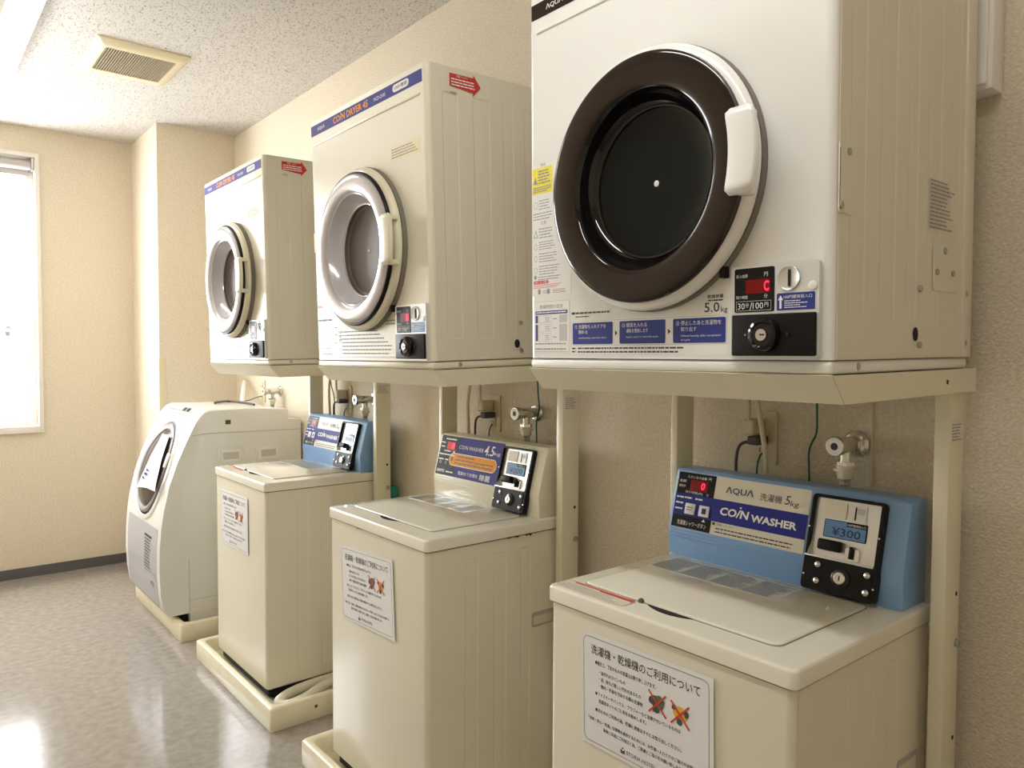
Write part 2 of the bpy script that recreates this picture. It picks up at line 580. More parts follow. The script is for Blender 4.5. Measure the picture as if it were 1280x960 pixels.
# ------------------------------------------------------------------ ceiling fixtures
def lamp(name, label, x0, x1):
    yc = -1.160
    t = thing(name, label, 'ceiling lamp', ((x0 + x1) / 2, yc, CEIL), 'fluorescent fittings along the ceiling')
    M = T((-(x0 + x1) / 2, -yc, -CEIL))
    h = MB(M)
    prof = [(yc - 0.055, CEIL), (yc + 0.055, CEIL), (yc + 0.055, CEIL - 0.040), (yc + 0.052, CEIL - 0.046), (yc - 0.052, CEIL - 0.046), (yc - 0.055, CEIL - 0.040)]
    h.loft([[(x0, a, b) for a, b in prof], [(x1, a, b) for a, b in prof]])
    part('housing', h, M_LAMPB, t, smooth=0)
    d = MB(M)
    n = 9
    arc = [(yc - 0.048 * math.cos(PI * k / (n - 1)), CEIL - 0.046 - 0.024 * math.sin(PI * k / (n - 1))) for k in range(n)]
    d.loft([[(x0 + 0.02, a, b) for a, b in arc], [(x1 - 0.02, a, b) for a, b in arc]])
    part('diffuser', d, M_LAMP, t)
    for xx in (x0, x1 - 0.02):
        part('end_cap', MB(M).box(xx, xx + 0.02, yc - 0.052, yc + 0.052, CEIL - 0.072, CEIL - 0.0462, 0.003), M_LAMPB, t)


lamp('fluorescent_lamp', 'long white fluorescent ceiling lamp near the exhaust vent', -2.84, -1.58)
lamp('fluorescent_lamp', 'long white fluorescent ceiling lamp in front of the black-doored dryer', -0.05, 1.21)

vt = thing('exhaust_vent', 'yellowed square exhaust vent with dark dusty slats on the ceiling', 'vent', (-2.3, -0.72, CEIL))
VM = T((2.3, 0.72, -CEIL))
VX0, VX1, VY0, VY1 = -2.505, -2.093, -0.896, -0.543
GX0, GX1, GY0, GY1 = -2.443, -2.156, -0.852, -0.586


def zloop(x0, x1, y0, y1, r, z):
    return [(a, b, z) for a, b in rrect(x0, x1, y0, y1, r, 4)]


fr = MB(VM)
fr.loft([zloop(VX0, VX1, VY0, VY1, 0.012, CEIL), zloop(VX0, VX1, VY0, VY1, 0.012, CEIL - 0.006), zloop(VX0 + 0.02, VX1 - 0.02, VY0 + 0.02, VY1 - 0.02, 0.008, CEIL - 0.02),
         zloop(GX0, GX1, GY0, GY1, 0.003, CEIL - 0.02), zloop(GX0, GX1, GY0, GY1, 0.003, CEIL - 0.002)], cap0=False, cap1=False)
part('frame', fr, M_VENT, vt)
part('duct_back', MB(VM).box(GX0, GX1, GY0, GY1, CEIL - 0.003, CEIL - 0.001), M_VENTD, vt)
nsl = 28
sl = mesh('slat', MB(T((-0.0, 0, 0))).box(GX0 + 2.3, GX1 + 2.3, -0.0016, 0.0016, -0.019, -0.006), 0)
sl.materials.append(M_SLAT)
for k in range(nsl):
    o = part('slat', sl, None, vt)
    o.location = (0, GY0 + 0.72 + (k + 0.5) * (GY1 - GY0) / nsl, 0)


# ------------------------------------------------------------------ drain pans
def pan(x0, label, plug=True):
    x1, y0, y1, h = x0 + 0.789, -0.60, -0.012, 0.079
    t = thing('drain_pan', label, 'drain pan', ((x0 + x1) / 2, (y0 + y1) / 2, 0), 'cream drain pans under the washing machines')
    M = T((-(x0 + x1) / 2, -(y0 + y1) / 2, 0))
    L = lambda i, r, z: [(a, b, z) for a, b in rrect(x0 + i, x1 - i, y0 + i, y1 - i, r, 6)]
    p = MB(M)
    p.loft([L(0.002, 0.008, 0.0), L(0.0, 0.010, 0.004), L(0.0, 0.010, h - 0.006), L(0.005, 0.010, h), L(0.022, 0.026, h), L(0.027, 0.028, h - 0.006), L(0.030, 0.028, 0.024), L(0.034, 0.028, 0.020)])
    part('basin', p, M_PAN, t, smooth=50)
    if plug:
        part('plug_hole', MB(M @ T((x1, 0, 0)) @ SIDEF).lathe([(0.006, 0.0), (0.006, 0.001), (0.002, 0.0015)], -0.44, 0.045, 0.0, 12, cap=True), M_SEAM, t)
    return t


PAN3 = pan(-1.9405, 'cream drain pan with a white hose lying in it')
PAND = pan(-2.9385, 'cream drain pan under the white drum washer beside the column', False)
pan(-0.914, 'cream drain pan under the washer with the violet console label')
pan(0.056, 'cream drain pan under the blue consoled washer with the 300 yen price')


# ------------------------------------------------------------------ coin dryers
DW, DD, DH = 0.6216, 0.4768, 0.711
DRYERS = {1: (0.0919, -0.0795, 1.2291, 0.748), 2: (-0.8789, -0.0768, 1.2277, 1.81), 3: (-1.9047, -0.066, 1.2212, 1.366)}


def dryer_mat(i):
    x, y, z, t = DRYERS[i]
    return T((x + DW / 2, y, z)) @ RX(math.radians(t))


def dryer(i, label):
    white = i == 1
    x, y, z, tilt = DRYERS[i]
    t = thing('coin_dryer', label, 'clothes dryer', (x + DW / 2, y, z), None, (math.radians(tilt), 0, 0))
    B = T((-DW / 2, 0, 0))                    # x from left edge, y front = -DD, z up
    FR = B @ T((0, -DD, 0))                   # front face coordinates
    SD = B @ T((DW, -DD, 0)) @ SIDEF          # right side face coordinates (x = depth from front)
    m_front = M_WHITE if white else M_CREAM
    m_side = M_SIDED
    # --- casing with a round hole for the door
    r = 0.013
    zb = 0.0195
    arcL = [(r - r * math.cos(a), -DD + r - r * math.sin(a)) for a in [PI / 2 * k / 5 for k in range(6)]]
    arcR = [(DW - p[0], p[1]) for p in arcL[::-1]]
    outline = [(0, 0)] + arcL + arcR + [(DW, 0)]
    n = len(outline)
    vs_ = [(a, b, zb) for a, b in outline] + [(a, b, DH) for a, b in outline]
    fs = []
    for k in range(n):
        j = (k + 1) % n
        if k == 6:            # flat front between the two arcs
            continue
        fs.append((k, j, n + j, n + k))
    fs += [tuple(range(n))[::-1], tuple(range(n, 2 * n))]
    c = MB(B)
    c.add(vs_, fs)
    N = 96
    hc = (DW / 2, 0.31)
    ang = [2 * PI * k / N for k in range(N)]
    rx0, rx1, rz0, rz1 = r, DW - r, zb, DH
    corners = [math.atan2(cz - hc[1], cx - hc[0]) % (2 * PI) for cx in (rx0, rx1) for cz in (rz0, rz1)]
    for ca in corners:
        k = min(range(N), key=lambda q: abs(ang[q] - ca))
        ang[k] = ca
    inn, out = [], []
    for a in ang:
        dx, dz = math.cos(a), math.sin(a)
        s = min([(rx1 - hc[0]) / dx if dx > 1e-9 else 9, (rx0 - hc[0]) / dx if dx < -1e-9 else 9,
                 (rz1 - hc[1]) / dz if dz > 1e-9 else 9, (rz0 - hc[1]) / dz if dz < -1e-9 else 9])
        inn.append((hc[0] + 0.175 * dx, -DD, hc[1] + 0.175 * dz))
        out.append((hc[0] + s * dx, -DD, hc[1] + s * dz))
    c.add(inn + out, [(k, (k + 1) % N, N + (k + 1) % N, N + k) for k in range(N)])
    me = bpy.data.meshes.new('casing')
    me.from_pydata(c.v, [], c.f)
    bb = bmesh.new()
    bb.from_mesh(me)
    bmesh.ops.remove_doubles(bb, verts=bb.verts, dist=1e-5)
    bmesh.ops.recalc_face_normals(bb, faces=bb.faces)
    bb.to_mesh(me)
    bb.free()
    me.polygons.foreach_set('use_smooth', [True] * len(me.polygons))
    me.set_sharp_from_angle(angle=math.radians(30))
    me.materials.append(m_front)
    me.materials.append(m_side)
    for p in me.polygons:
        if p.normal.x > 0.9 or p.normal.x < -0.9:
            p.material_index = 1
    part('casing', me, None, t)
    part('base_skirt', MB(B).box(0.001, DW - 0.001, -DD + 0.0005, -0.002, 0.0, zb - 0.0012, 0.006, 3), m_front, t)
    # pressed ribs on both side panels
    for s in (1, 0):
        bands = [(0.041, 0.088), (0.131, 0.183), (0.222, 0.258), (0.292, 0.345), (0.380, 0.420)]
        M = SD if s else B @ RZ(-PI / 2)
        part('side_panel', pressed(M, 0.012 if s else 0.002, DD - 0.002 if s else DD - 0.012, 0.0215, DH - 0.003, 0.070, 0.652,
                                   bands if s else [(DD - b2, DD - a2) for a2, b2 in bands[::-1]]), m_side, t, smooth=0)
    q = MB(SD)
    q.box(DD - 0.040, DD - 0.002, -0.0042, 0.0, 0.02, DH - 0.004, 0.001)
    part('rear_flange', q, m_side, t)
    part('skirt_screw', MB(SD).lathe([(0.0055, 0.0), (0.0055, 0.0012), (0.003, 0.002)], 0.078, 0.010, 0.0015, 14, cap=True), M_SCREW, t)
    part('cable_hole', MB(SD).lathe([(0.0085, -0.0005), (0.0085, 0.0005), (0.001, 0.0004)], 0.256, 0.057, -0.0018, 18, sz=1.3, cap=True), M_HOLE, t)
    scr = [(0.269, 0.128 if white else 0.11), (0.269, 0.040), (0.452, 0.128), (0.452, 0.043)]
    if white:
        scr += [(0.034, 0.302), (0.008 + 0.006, 0.228), (0.360, 0.194), (0.330, 0.158), (0.394, 0.159)]
    for a, b in scr:
        part('screw', MB(SD).lathe([(0.0052, -0.001), (0.0052, 0.0035), (0.003, 0.0045)], a, b, -0.0012, 12, cap=True), M_SCREW, t)
    if white:
        part('hinge_cover', MB(SD).plate(0.0085, 0.050, 0.218, 0.312, -0.001, 0.0022, 0.003), m_side, t)
        part('hinge_slot', MB(SD).plate(0.0088, 0.0102, 0.224, 0.304, -0.0031, 0.0003), M_HOLE, t)
        part('access_cover', MB(SD).plate(0.318, 0.415, 0.128, 0.212, -0.001, 0.0014, 0.006), m_side, t)
        g = MB(SD)
        g.greek(0.300, 0.395, 0.225, 0.305, 13, -0.0026, 5, 0.42, 0.5)
        print_part('rating_print', g, M_GREYINK, t)
    # --- header
    part('header_ridge', MB(FR).box(0.026, DW - 0.026, -0.003, 0.001, 0.641, 0.646, 0.0012), m_front, t)
    hp = part('header_strip', MB(FR).plate(0.010, 0.604, 0.669, 0.698, 0.0, 0.0008, 0.001), M_DARKB if white else M_VIOLET, t)
    ly = -0.0008 - EPS
    tx = MB(FR)
    tx.text('ΛQUΛ', 0.052, 0.098, 0.677, 0.688, ly, 0.01)
    if not white:
        tx.text('MCD-CK45', 0.382, 0.438, 0.678, 0.687, ly)
    print_part('lettering', tx, M_WINK, hp)
    if not white:
        tx = MB(FR)
        tx.text('CO/N DRYER 45', 0.152, 0.350, 0.674, 0.692, ly, 0.025)
        tx.add([(0.196, ly, 0.6925), (0.2, ly, 0.6925), (0.2, ly, 0.6955), (0.196, ly, 0.6955)], [(0, 1, 2, 3)])
        print_part('lettering', tx, M_ORANGE, hp, 'orange lettering')
        part('pill_label', MB(FR).plate(0.474, 0.548, 0.675, 0.693, -0.0008, 0.0004, 0.0088), M_LABEL, hp)
        print_part('lettering', MB(FR).text('100V専用', 0.483, 0.540, 0.679, 0.689, -0.0016), M_INK, hp)
        # red arrow on the right side
        ar = [(0.064, 0.699), (0.064, 0.670), (0.133, 0.663), (0.131, 0.655), (0.155, 0.680), (0.1345, 0.706), (0.133, 0.699)]
        ap = part('red_arrow', MB(SD).poly([(a, b - 0.003) for a, b in ar][::-1], -0.0018, 0.0008), M_REDARROW, t)
        a_t = MB(SD @ T((0, -0.0018, 0)))
        a_t.text('背面フィルター', 0.084, 0.118, 0.6885, 0.6945, -0.0012)
        a_t.greek(0.068, 0.140, 0.667, 0.687, 3, -0.0012, 3, 0.45, 0.3)
        print_part('lettering', a_t, M_WINK, ap)
        print_part('side_print', MB(SD).greek(0.066, 0.085, 0.648, 0.655, 2, -0.0028, 9), M_GREYINK, t)
    # --- door (axis towards -Y through the hole centre)
    cx, cz = hc
    D = MB(FR)
    part('door_shade_ring', D.lathe([(0.176, 0.0), (0.2125, 0.0), (0.2125, 0.012), (0.18, 0.012)], cx, cz, 0.0, 72), M_GAP, t)  # ring behind the door, coloured dark for the shade in its gap
    m_ring = M_WPLAS if white else M_CREAM_PL
    ring = part('door_ring', MB(FR).lathe([(0.196, 0.010), (0.2075, 0.011), (0.2110, 0.0150), (0.2110, 0.0210), (0.2085, 0.0265), (0.2035, 0.0300), (0.1980, 0.0315), (0.1960, 0.0290)], cx, cz, 0.0, 80), m_ring, t)
    if white:
        part('glass_ring', MB(FR).lathe([(0.1985, 0.028), (0.1985, 0.0375), (0.1975, 0.0405), (0.1945, 0.0425), (0.1890, 0.0435), (0.172, 0.0432), (0.156, 0.0420), (0.1480, 0.0405), (0.1445, 0.037)], cx, cz, 0.0, 80), M_DARKB, t)
        part('door_funnel', MB(FR).lathe([(0.1450, 0.0385), (0.1425, 0.036), (0.1390, 0.026), (0.1345, 0.012), (0.1290, 0.004), (0.1245, 0.001)], cx, cz, 0.0, 72), M_BLACKG, t)
        part('funnel_rim', MB(FR).lathe([(0.1250, 0.0005), (0.1235, 0.0030), (0.1205, 0.0025), (0.1195, -0.0015)], cx, cz, 0.0, 72), M_DARKB, t)
        gl = part('door_glass', MB(FR).lathe([(0.1205, -0.0020), (0.112, -0.0045), (0.088, -0.0080), (0.055, -0.0098), (0.025, -0.0106), (0.0, -0.0108)], cx, cz, 0.0, 64), M_GLASS_D, t)
        part('centre_dot', MB(FR).lathe([(0.0052, 0.0), (0.0052, 0.0012), (0.003, 0.002)], cx, cz, 0.0112, 16, cap=True), M_WINK, t)
    else:
        part('trim_ring', MB(FR).lathe([(0.1985, 0.028), (0.1985, 0.0360), (0.1955, 0.0400), (0.1930, 0.0400), (0.1925, 0.034)], cx, cz, 0.0, 72), M_BLACK, t)
        part('glass_ring', MB(FR).lathe([(0.1935, 0.036), (0.1915, 0.0425), (0.1850, 0.0465), (0.174, 0.0480), (0.160, 0.0472), (0.150, 0.044), (0.146, 0.039)], cx, cz, 0.0, 80), M_SILVER, t)
        part('door_funnel', MB(FR).lathe([(0.1462, 0.039), (0.143, 0.037), (0.138, 0.024), (0.130, 0.010), (0.1245, 0.004), (0.1225, 0.002)], cx, cz, 0.0, 72), M_FUNNEL, t)
        part('funnel_rim', MB(FR).lathe([(0.1230, 0.0015), (0.1215, 0.0040), (0.1190, 0.0035), (0.1180, 0.0)], cx, cz, 0.0, 72), M_SILVER, t)
        part('drum_back', MB(FR).lathe([(0.119, 0.001), (0.1175, -0.008), (0.112, -0.012), (0.0, -0.012)], cx, cz, 0.0, 64), M_DRUM, t)
        part('centre_dot', MB(FR).lathe([(0.0048, 0.0), (0.0048, 0.0012), (0.003, 0.002)], cx, cz, 0.012, 16, cap=True), M_WINK, t)
    # handle: curved grip bridging the ring on the right
    hd = MB(FR)
    loops = []
    nz = 18
    hh = 0.0605
    for k in range(nz + 1):
        s = -1 + 2 * k / nz
        zz = cz + 0.003 + s * hh
        e_ = max(0.0, (abs(s) - 0.80) / 0.20)
        rd = 0.006 * (1 - math.sqrt(max(0.0, 1 - e_ * e_)))
        xl = cx + 0.186 - 0.008 * s * s + rd
        xr = cx + math.sqrt(0.2310 ** 2 - (s * hh) ** 2) - rd
        yo = 0.0625 - rd
        yi = 0.0500
        c3 = 0.0035
        loops.append([(xl + 0.002, -yi, zz), (xl, -yi - c3, zz), (xl, -yo + c3, zz), (xl + 0.001, -yo + 0.001, zz), (xl + c3, -yo, zz),
                      (xr - c3, -yo, zz), (xr - 0.001, -yo + 0.001, zz), (xr, -yo + c3, zz), (xr, -yi - c3, zz), (xr - 0.002, -yi, zz)])
    hd.loft(loops)
    hnd = part('handle', hd, m_ring, t, smooth=50)
    for s in (-1, 1):
        zz = cz + 0.003 + s * 0.0535
        part('handle_mount', MB(FR).box(cx + 0.190, cx + 0.2105, -0.053, -0.024, zz - 0.0065, zz + 0.0065, 0.003), m_ring, hnd)
    part('hinge_stub', MB(FR).box(cx + 0.140, cx + 0.150, -0.014, 0.0, cz - 0.168, cz - 0.150, 0.002), M_BLACK, t)
    # --- coin unit
    cy = 0.0085
    FR0 = FR
    FR = FR @ T((0.0075, 0, 0))
    cu = part('coin_unit', MB(FR).plate(0.462, 0.600, 0.022, 0.157, 0.0, cy, 0.006), M_PLATE, t)
    Y = -cy
    part('display', MB(FR).plate(0.468, 0.533, 0.089, 0.153, Y, 0.0008, 0.003), M_BLACK, cu)
    part('led_window', MB(FR).plate(0.487, 0.527, 0.116, 0.136, Y - 0.0008, 0.0004, 0.001), M_LEDDIM, cu)
    led = MB(FR)
    yl = Y - 0.0012 - EPS
    if white:
        led.text('C', 0.517, 0.525, 0.1185, 0.1335, yl, 0.02)
    else:
        led.plate(0.514, 0.526, 0.1175, 0.135, yl + EPS, 0.0004, 0.001)
    print_part('led_digit', led, M_LED, cu)
    dt = MB(FR)
    yt = Y - 0.0008 - EPS
    dt.text('投入金額', 0.471, 0.490, 0.1395, 0.1445, yt)
    dt.text('円', 0.517, 0.523, 0.1395, 0.1455, yt)
    dt.text('残り時間', 0.471, 0.490, 0.1085, 0.1135, yt)
    dt.text('分', 0.517, 0.523, 0.1085, 0.1145, yt)
    dt.text('30', 0.474, 0.4855, 0.0935, 0.1025, yt)
    dt.text('分', 0.4865, 0.4925, 0.096, 0.1025, yt)
    dt.text('/', 0.494, 0.498, 0.092, 0.103, yt)
    dt.text('100', 0.499, 0.516, 0.0935, 0.1025, yt)
    dt.text('円', 0.518, 0.524, 0.096, 0.1025, yt)
    dt.outline(0.4715, 0.5285, 0.0912, 0.1052, yt, 0.0004)
    print_part('lettering', dt, M_WINK, cu)
    part('coin_dish', MB(FR).lathe([(0.0170, 0.0), (0.0165, 0.0015), (0.013, -0.0005), (0.0, -0.0008)], 0.5555, 0.134, Y - 0.001, 32), M_STEEL, cu)
    part('coin_slot', MB(FR).plate(0.5545, 0.5572, 0.1225, 0.146, Y, 0.0022, 0.001), M_HOLE, cu)
    part('button', MB(FR).lathe([(0.0065, 0.0), (0.0065, 0.001), (0.005, 0.0016), (0.0, 0.0016)], 0.5905, 0.1215, Y, 20), M_LABEL, cu)
    part('blue_label', MB(FR).plate(0.537, 0.594, 0.0895, 0.1135, Y, 0.0006, 0.002), M_NAVY if white else M_LCD, cu)
    bt = MB(FR)
    yb_ = Y - 0.0006 - EPS
    bt.text('100円硬貨投入口', 0.548, 0.590, 0.1055, 0.1105, yb_)
    bt.greek(0.549, 0.588, 0.092, 0.104, 4, yb_, 2, 0.4, 0.4)
    bt.poly([(0.5415, 0.092), (0.5445, 0.092), (0.5445, 0.104), (0.547, 0.104), (0.543, 0.1105), (0.539, 0.104), (0.5415, 0.104)], yb_ + EPS, 0.0004)
    print_part('lettering', bt, M_WINK, cu)
    part('lock_box', MB(FR @ T((0, -cy, 0))).box(0.4655, 0.5975, -0.005, 0.0, 0.0255, 0.0855, 0.0022, 3), M_BLACK, cu)
    part('lock_collar', MB(FR).lathe([(0.0245, 0.0), (0.0245, 0.004), (0.022, 0.010), (0.018, 0.012), (0.0165, 0.009), (0.0, 0.009)], 0.522, 0.0555, Y - 0.005, 36), M_BLACKG, cu)
    part('lock_core', MB(FR).lathe([(0.0095, 0.0), (0.0095, 0.010), (0.0085, 0.012), (0.0, 0.012)], 0.522, 0.0555, Y - 0.005, 28), M_CHROME, cu)
    part('keyhole', MB(FR).plate(0.5205, 0.5275, 0.0545, 0.0568, Y - 0.0172, 0.0008, 0.0005), M_HOLE, cu)
    for a in (0.4935, 0.5565):
        part('rivet', MB(FR).lathe([(0.0042, 0.0), (0.0038, 0.002), (0.0015, 0.003), (0.0, 0.003)], a, 0.0555, Y - 0.005, 14), M_BLACKG, cu)
    FR = FR0
    # --- printed instruction labels
    y1 = -0.0006
    if white:
        lp = part('warning_label', MB(FR).plate(0.009, 0.118, 0.140, 0.392, 0.0, 0.0004, 0.004), M_LABEL, t)
        yk = MB(FR).plate(0.0115, 0.068, 0.336, 0.386, -0.0004, 0.0004, 0.001)
        part('yellow_panel', yk, M_YELLOW, lp)
        w_ = MB(FR)
        w_.text('警告', 0.034, 0.050, 0.3875, 0.3935, y1 - 0.0004)
        w_.greek(0.013, 0.066, 0.339, 0.351, 3, -0.0012, 1)
        w_.greek(0.028, 0.066, 0.354, 0.382, 5, -0.0012, 2)
        w_.poly([(0.0135, 0.356), (0.0255, 0.356), (0.0195, 0.370)], -0.0008, 0.0004)
        w_.text('注意', 0.034, 0.050, 0.277, 0.284, y1)
        for k, (a, b, n_) in enumerate(((0.305, 0.326, 4), (0.250, 0.272, 4), (0.228, 0.246, 4), (0.204, 0.224, 4), (0.180, 0.200, 4))):
            w_.greek(0.029, 0.064 + 0.006 * k, a, b, n_, y1, 10 + k, 0.35)
        w_.greek(0.013, 0.070, 0.286, 0.302, 3, y1, 21, 0.35)
        w_.outline(0.014, 0.026, 0.308, 0.322, y1, 0.0009, 0.006)
        w_.add([(0.013, y1, 0.253), (0.0265, y1, 0.253), (0.0197, y1, 0.268), (0.0155, y1, 0.2545), (0.024, y1, 0.2545), (0.0197, y1, 0.2645)], [(0, 1, 4, 3), (1, 2, 5, 4), (2, 0, 3, 5)])
        for zz in (0.230, 0.207, 0.184):
            w_.outline(0.015, 0.024, zz, zz + 0.011, y1, 0.0008, 0.004)
        w_.plate(0.0145, 0.021, 0.1725, 0.1805, -0.0004, 0.0004, 0.003)
        w_.greek(0.026, 0.090, 0.170, 0.179, 2, y1, 31, 0.4)
        w_.greek(0.040, 0.062, 0.144, 0.151, 2, y1, 32, 0.4)
        w_.greek(0.068, 0.108, 0.143, 0.152, 3, y1, 33, 0.4)
        for a in (0.026, 0.052):
            w_.plate(a, a + 0.007, 0.143, 0.153, -0.0004, 0.0003, 0.002)
        print_part('lettering', w_, M_GREYINK, lp)
        part('red_pill', MB(FR).plate(0.0135, 0.056, 0.1635, 0.1695, -0.0004, 0.0004, 0.003), M_RED, lp)
        print_part('red_lettering', MB(FR).greek(0.013, 0.098, 0.1545, 0.1630, 3, y1, 8, 0.35), M_RED, lp)
        print_part('lettering', MB(FR).text('乾燥フィルターの掃除', 0.018, 0.052, 0.1648, 0.1684, -0.0012), M_WINK, lp)
        # drying time table
        tb = part('time_table', MB(FR).plate(0.0125, 0.1145, 0.031, 0.130, 0.0, 0.0004, 0.004), M_LABEL, t)
        q = MB(FR)
        q.outline(0.0135, 0.1135, 0.032, 0.129, y1, 0.0005, 0.004)
        q.text('乾燥時間の目安', 0.031, 0.096, 0.1145, 0.1225, y1)
        for zz in (0.0875, 0.070, 0.0525):
            q.outline(0.028, 0.064, zz, zz + 0.0145, y1, 0.0004, 0.001)
            q.greek(0.046, 0.060, zz + 0.002, zz + 0.0125, 3, y1, int(zz * 1e4), 0.35)
            q.greek(0.069, 0.080, zz + 0.005, zz + 0.010, 1, y1, int(zz * 1e4) + 1, 0.4, 0.0)
        q.greek(0.0165, 0.106, 0.0445, 0.0505, 1, y1, 61, 0.4, 0.05)
        q.greek(0.0165, 0.108, 0.0345, 0.0405, 1, y1, 62, 0.4, 0.05)
        print_part('lettering', q, M_GREYINK, tb)
        q = MB(FR)
        q.plate(0.0185, 0.108, 0.104, 0.1105, -0.0004, 0.0003)
        q.plate(0.0185, 0.0245, 0.0875, 0.102, -0.0004, 0.0003)
        q.plate(0.0185, 0.0245, 0.0525, 0.0845, -0.0004, 0.0003)
        part('table_bars', q, M_NAVY, tb)
        q = MB(FR)
        q.plate(0.086, 0.107, 0.0875, 0.102, -0.0004, 0.0003)
        q.plate(0.086, 0.107, 0.0525, 0.0845, -0.0004, 0.0003)
        part('table_cells', q, mat('table_grey', (0.52, 0.52, 0.50), 0.5), tb)
        print_part('lettering', MB(FR).greek(0.022, 0.105, 0.1052, 0.1095, 1, -0.0012, 63, 0.5, 0.0), M_WINK, tb)
        # operation steps
        st = part('step_label', MB(FR).plate(0.1175, 0.4585, 0.0265, 0.0895, 0.0, 0.0004, 0.003), M_LABEL, t)
        q = MB(FR)
        steps = [(0.1225, 0.2225, ('洗濯物を入れドアを', '閉める'), 'Load laundry and close door'), (0.239, 0.339, ('硬貨を入れる', '運転を開始します'), 'Insert coins to start the cycle'), (0.355, 0.4545, ('停止したあと洗濯物を', '取り出す'), 'Unload laundry after completion of cycle')]
        for k, (a, b, jl, en) in enumerate(steps):
            part('step_panel', MB(FR).plate(a, b, 0.0455, 0.0845, -0.0004, 0.0004, 0.0025), M_NAVY, st)
            q = MB(FR)
            q.text('①②③'[k], a + 0.006, a + 0.013, 0.0735, 0.0805, -0.0012)
            q.text(jl[0], a + 0.016, a + 0.016 + 0.0076 * len(jl[0]), 0.0735, 0.0810, -0.0012)
            q.text(jl[1], a + 0.016, a + 0.016 + (0.0076 if k != 1 else 0.006) * len(jl[1]), 0.0640, 0.0710, -0.0012)
            if k < 2:
                q.text(en, a + 0.016, b - 0.014, 0.0545, 0.0585, -0.0012)
            else:
                q.text('Unload laundry after completion', a + 0.016, b - 0.008, 0.0545, 0.0585, -0.0012)
                q.text('of cycle', a + 0.016, a + 0.034, 0.0480, 0.0520, -0.0012)
            print_part('lettering', q, M_WINK, st)
        q = MB(FR)
        for a in (0.2285, 0.3445):
            q.poly([(a, 0.0600), (a + 0.0055, 0.0645), (a, 0.0690)], -0.0004, 0.0003)
        q.greek(0.136, 0.385, 0.0285, 0.0415, 2, y1, 71, 0.42, 0.12)
        q.greek(0.1205, 0.130, 0.0290, 0.0410, 2, y1, 72, 0.45, 0.0)
        q.outline(0.119, 0.457, 0.0435, 0.0875, y1, 0.0003, 0.003)
        print_part('lettering', q, M_INK, st)
        q = MB(FR)
        q.plate(0.1195, 0.128, 0.1005, 0.1045, 0.0, 0.0003)
        q.greek(0.130, 0.215, 0.0995, 0.1055, 1, -EPS, 73, 0.5, 0.0)
        q.greek(0.130, 0.165, 0.0935, 0.0985, 1, -EPS, 74, 0.4, 0.0)
        print_part('cycle_print', q, M_INK, t)
        q = MB(FR)
        q.text('乾燥容量', 0.421, 0.450, 0.1135, 0.1195, -EPS, 0.01)
        q.greek(0.422, 0.449, 0.1085, 0.1125, 1, -EPS, 75, 0.5, 0.0)
        q.text('5.0', 0.4155, 0.4430, 0.0925, 0.1075, -EPS, 0.008)
        q.text('kg', 0.4455, 0.4575, 0.0895, 0.1005, -EPS)
        print_part('capacity_print', q, M_INK, t)
    else:
        q = MB(FR)
        for k in range(9):
            q.greek(0.008, 0.050 + 0.006 * max(0, k - 4), 0.352 - k * 0.022, 0.368 - k * 0.022, 3, -EPS, 100 + k, 0.35)
        q.text('[+]', 0.016, 0.034, 0.153, 0.163, -EPS)
        q.greek(0.036, 0.080, 0.152, 0.164, 2, -EPS, 115, 0.35)
        q.outline(0.012, 0.115, 0.127, 0.141, -EPS, 0.0006)
        q.greek(0.016, 0.111, 0.1285, 0.1395, 1, -EPS, 116, 0.6, 0.1)
        for r_ in range(3):
            zz = 0.104 - r_ * 0.0215
            for a, w in ((0.012, 0.036), (0.076, 0.036)):
                q.outline(a, a + w, zz, zz + 0.0165, -EPS, 0.0005)
                q.greek(a + 0.003, a + w - 0.003, zz + 0.002, zz + 0.0145, 3, -EPS, 120 + r_, 0.4)
            q.greek(0.054, 0.069, zz + 0.005, zz + 0.011, 1, -EPS, 130 + r_, 0.5, 0.0)
            q.greek(0.118, 0.135, zz + 0.005, zz + 0.011, 1, -EPS, 140 + r_, 0.5, 0.0)
        q.greek(0.012, 0.115, 0.034, 0.056, 3, -EPS, 150, 0.4)
        q.greek(0.160, 0.440, 0.034, 0.104, 7, -EPS, 151, 0.34, 0.4)
        for zz in (0.098, 0.087, 0.076):
            q.plate(0.142, 0.146, zz - 0.004, zz + 0.004, 0.0, 0.0002)
            q.plate(0.150, 0.157, zz - 0.004, zz + 0.004, 0.0, 0.0002, 0.001)
        q.outline(0.150, 0.157, 0.054, 0.062, -EPS, 0.001, 0.003)
        q.greek(0.408, 0.455, 0.110, 0.125, 2, -EPS, 160, 0.55, 0.1)
        print_part('instruction_print', q, M_GREYINK, t)
        part('yellow_mark', MB(FR).plate(0.004, 0.013, 0.335, 0.392, 0.0, 0.0003), M_YELLOW, t)
        part('red_pill', MB(FR).plate(0.012, 0.044, 0.170, 0.177, 0.0, 0.0003, 0.003), M_RED, t)
        part('trim_line', MB(FR).box(0.012, 0.455, -0.0012, 0.0, 0.0265, 0.0305), M_GREYPL, t)
        yl_ = part('paper_sticker', MB(FR).plate(0.455, 0.588, 0.513, 0.547, 0.0, 0.0004, 0.001), M_PALEY, t)
        print_part('lettering', MB(FR).greek(0.460, 0.584, 0.517, 0.543, 4, y1, 170, 0.4, 0.3), M_GREYINK, yl_)
    return t


dryer(1, 'white coin dryer with a glossy black round door')
dryer(2, 'cream coin dryer with violet header, above the washer with the orange pill label')
dryer(3, 'cream coin dryer with violet header, mounted beside the white drum washer and column')


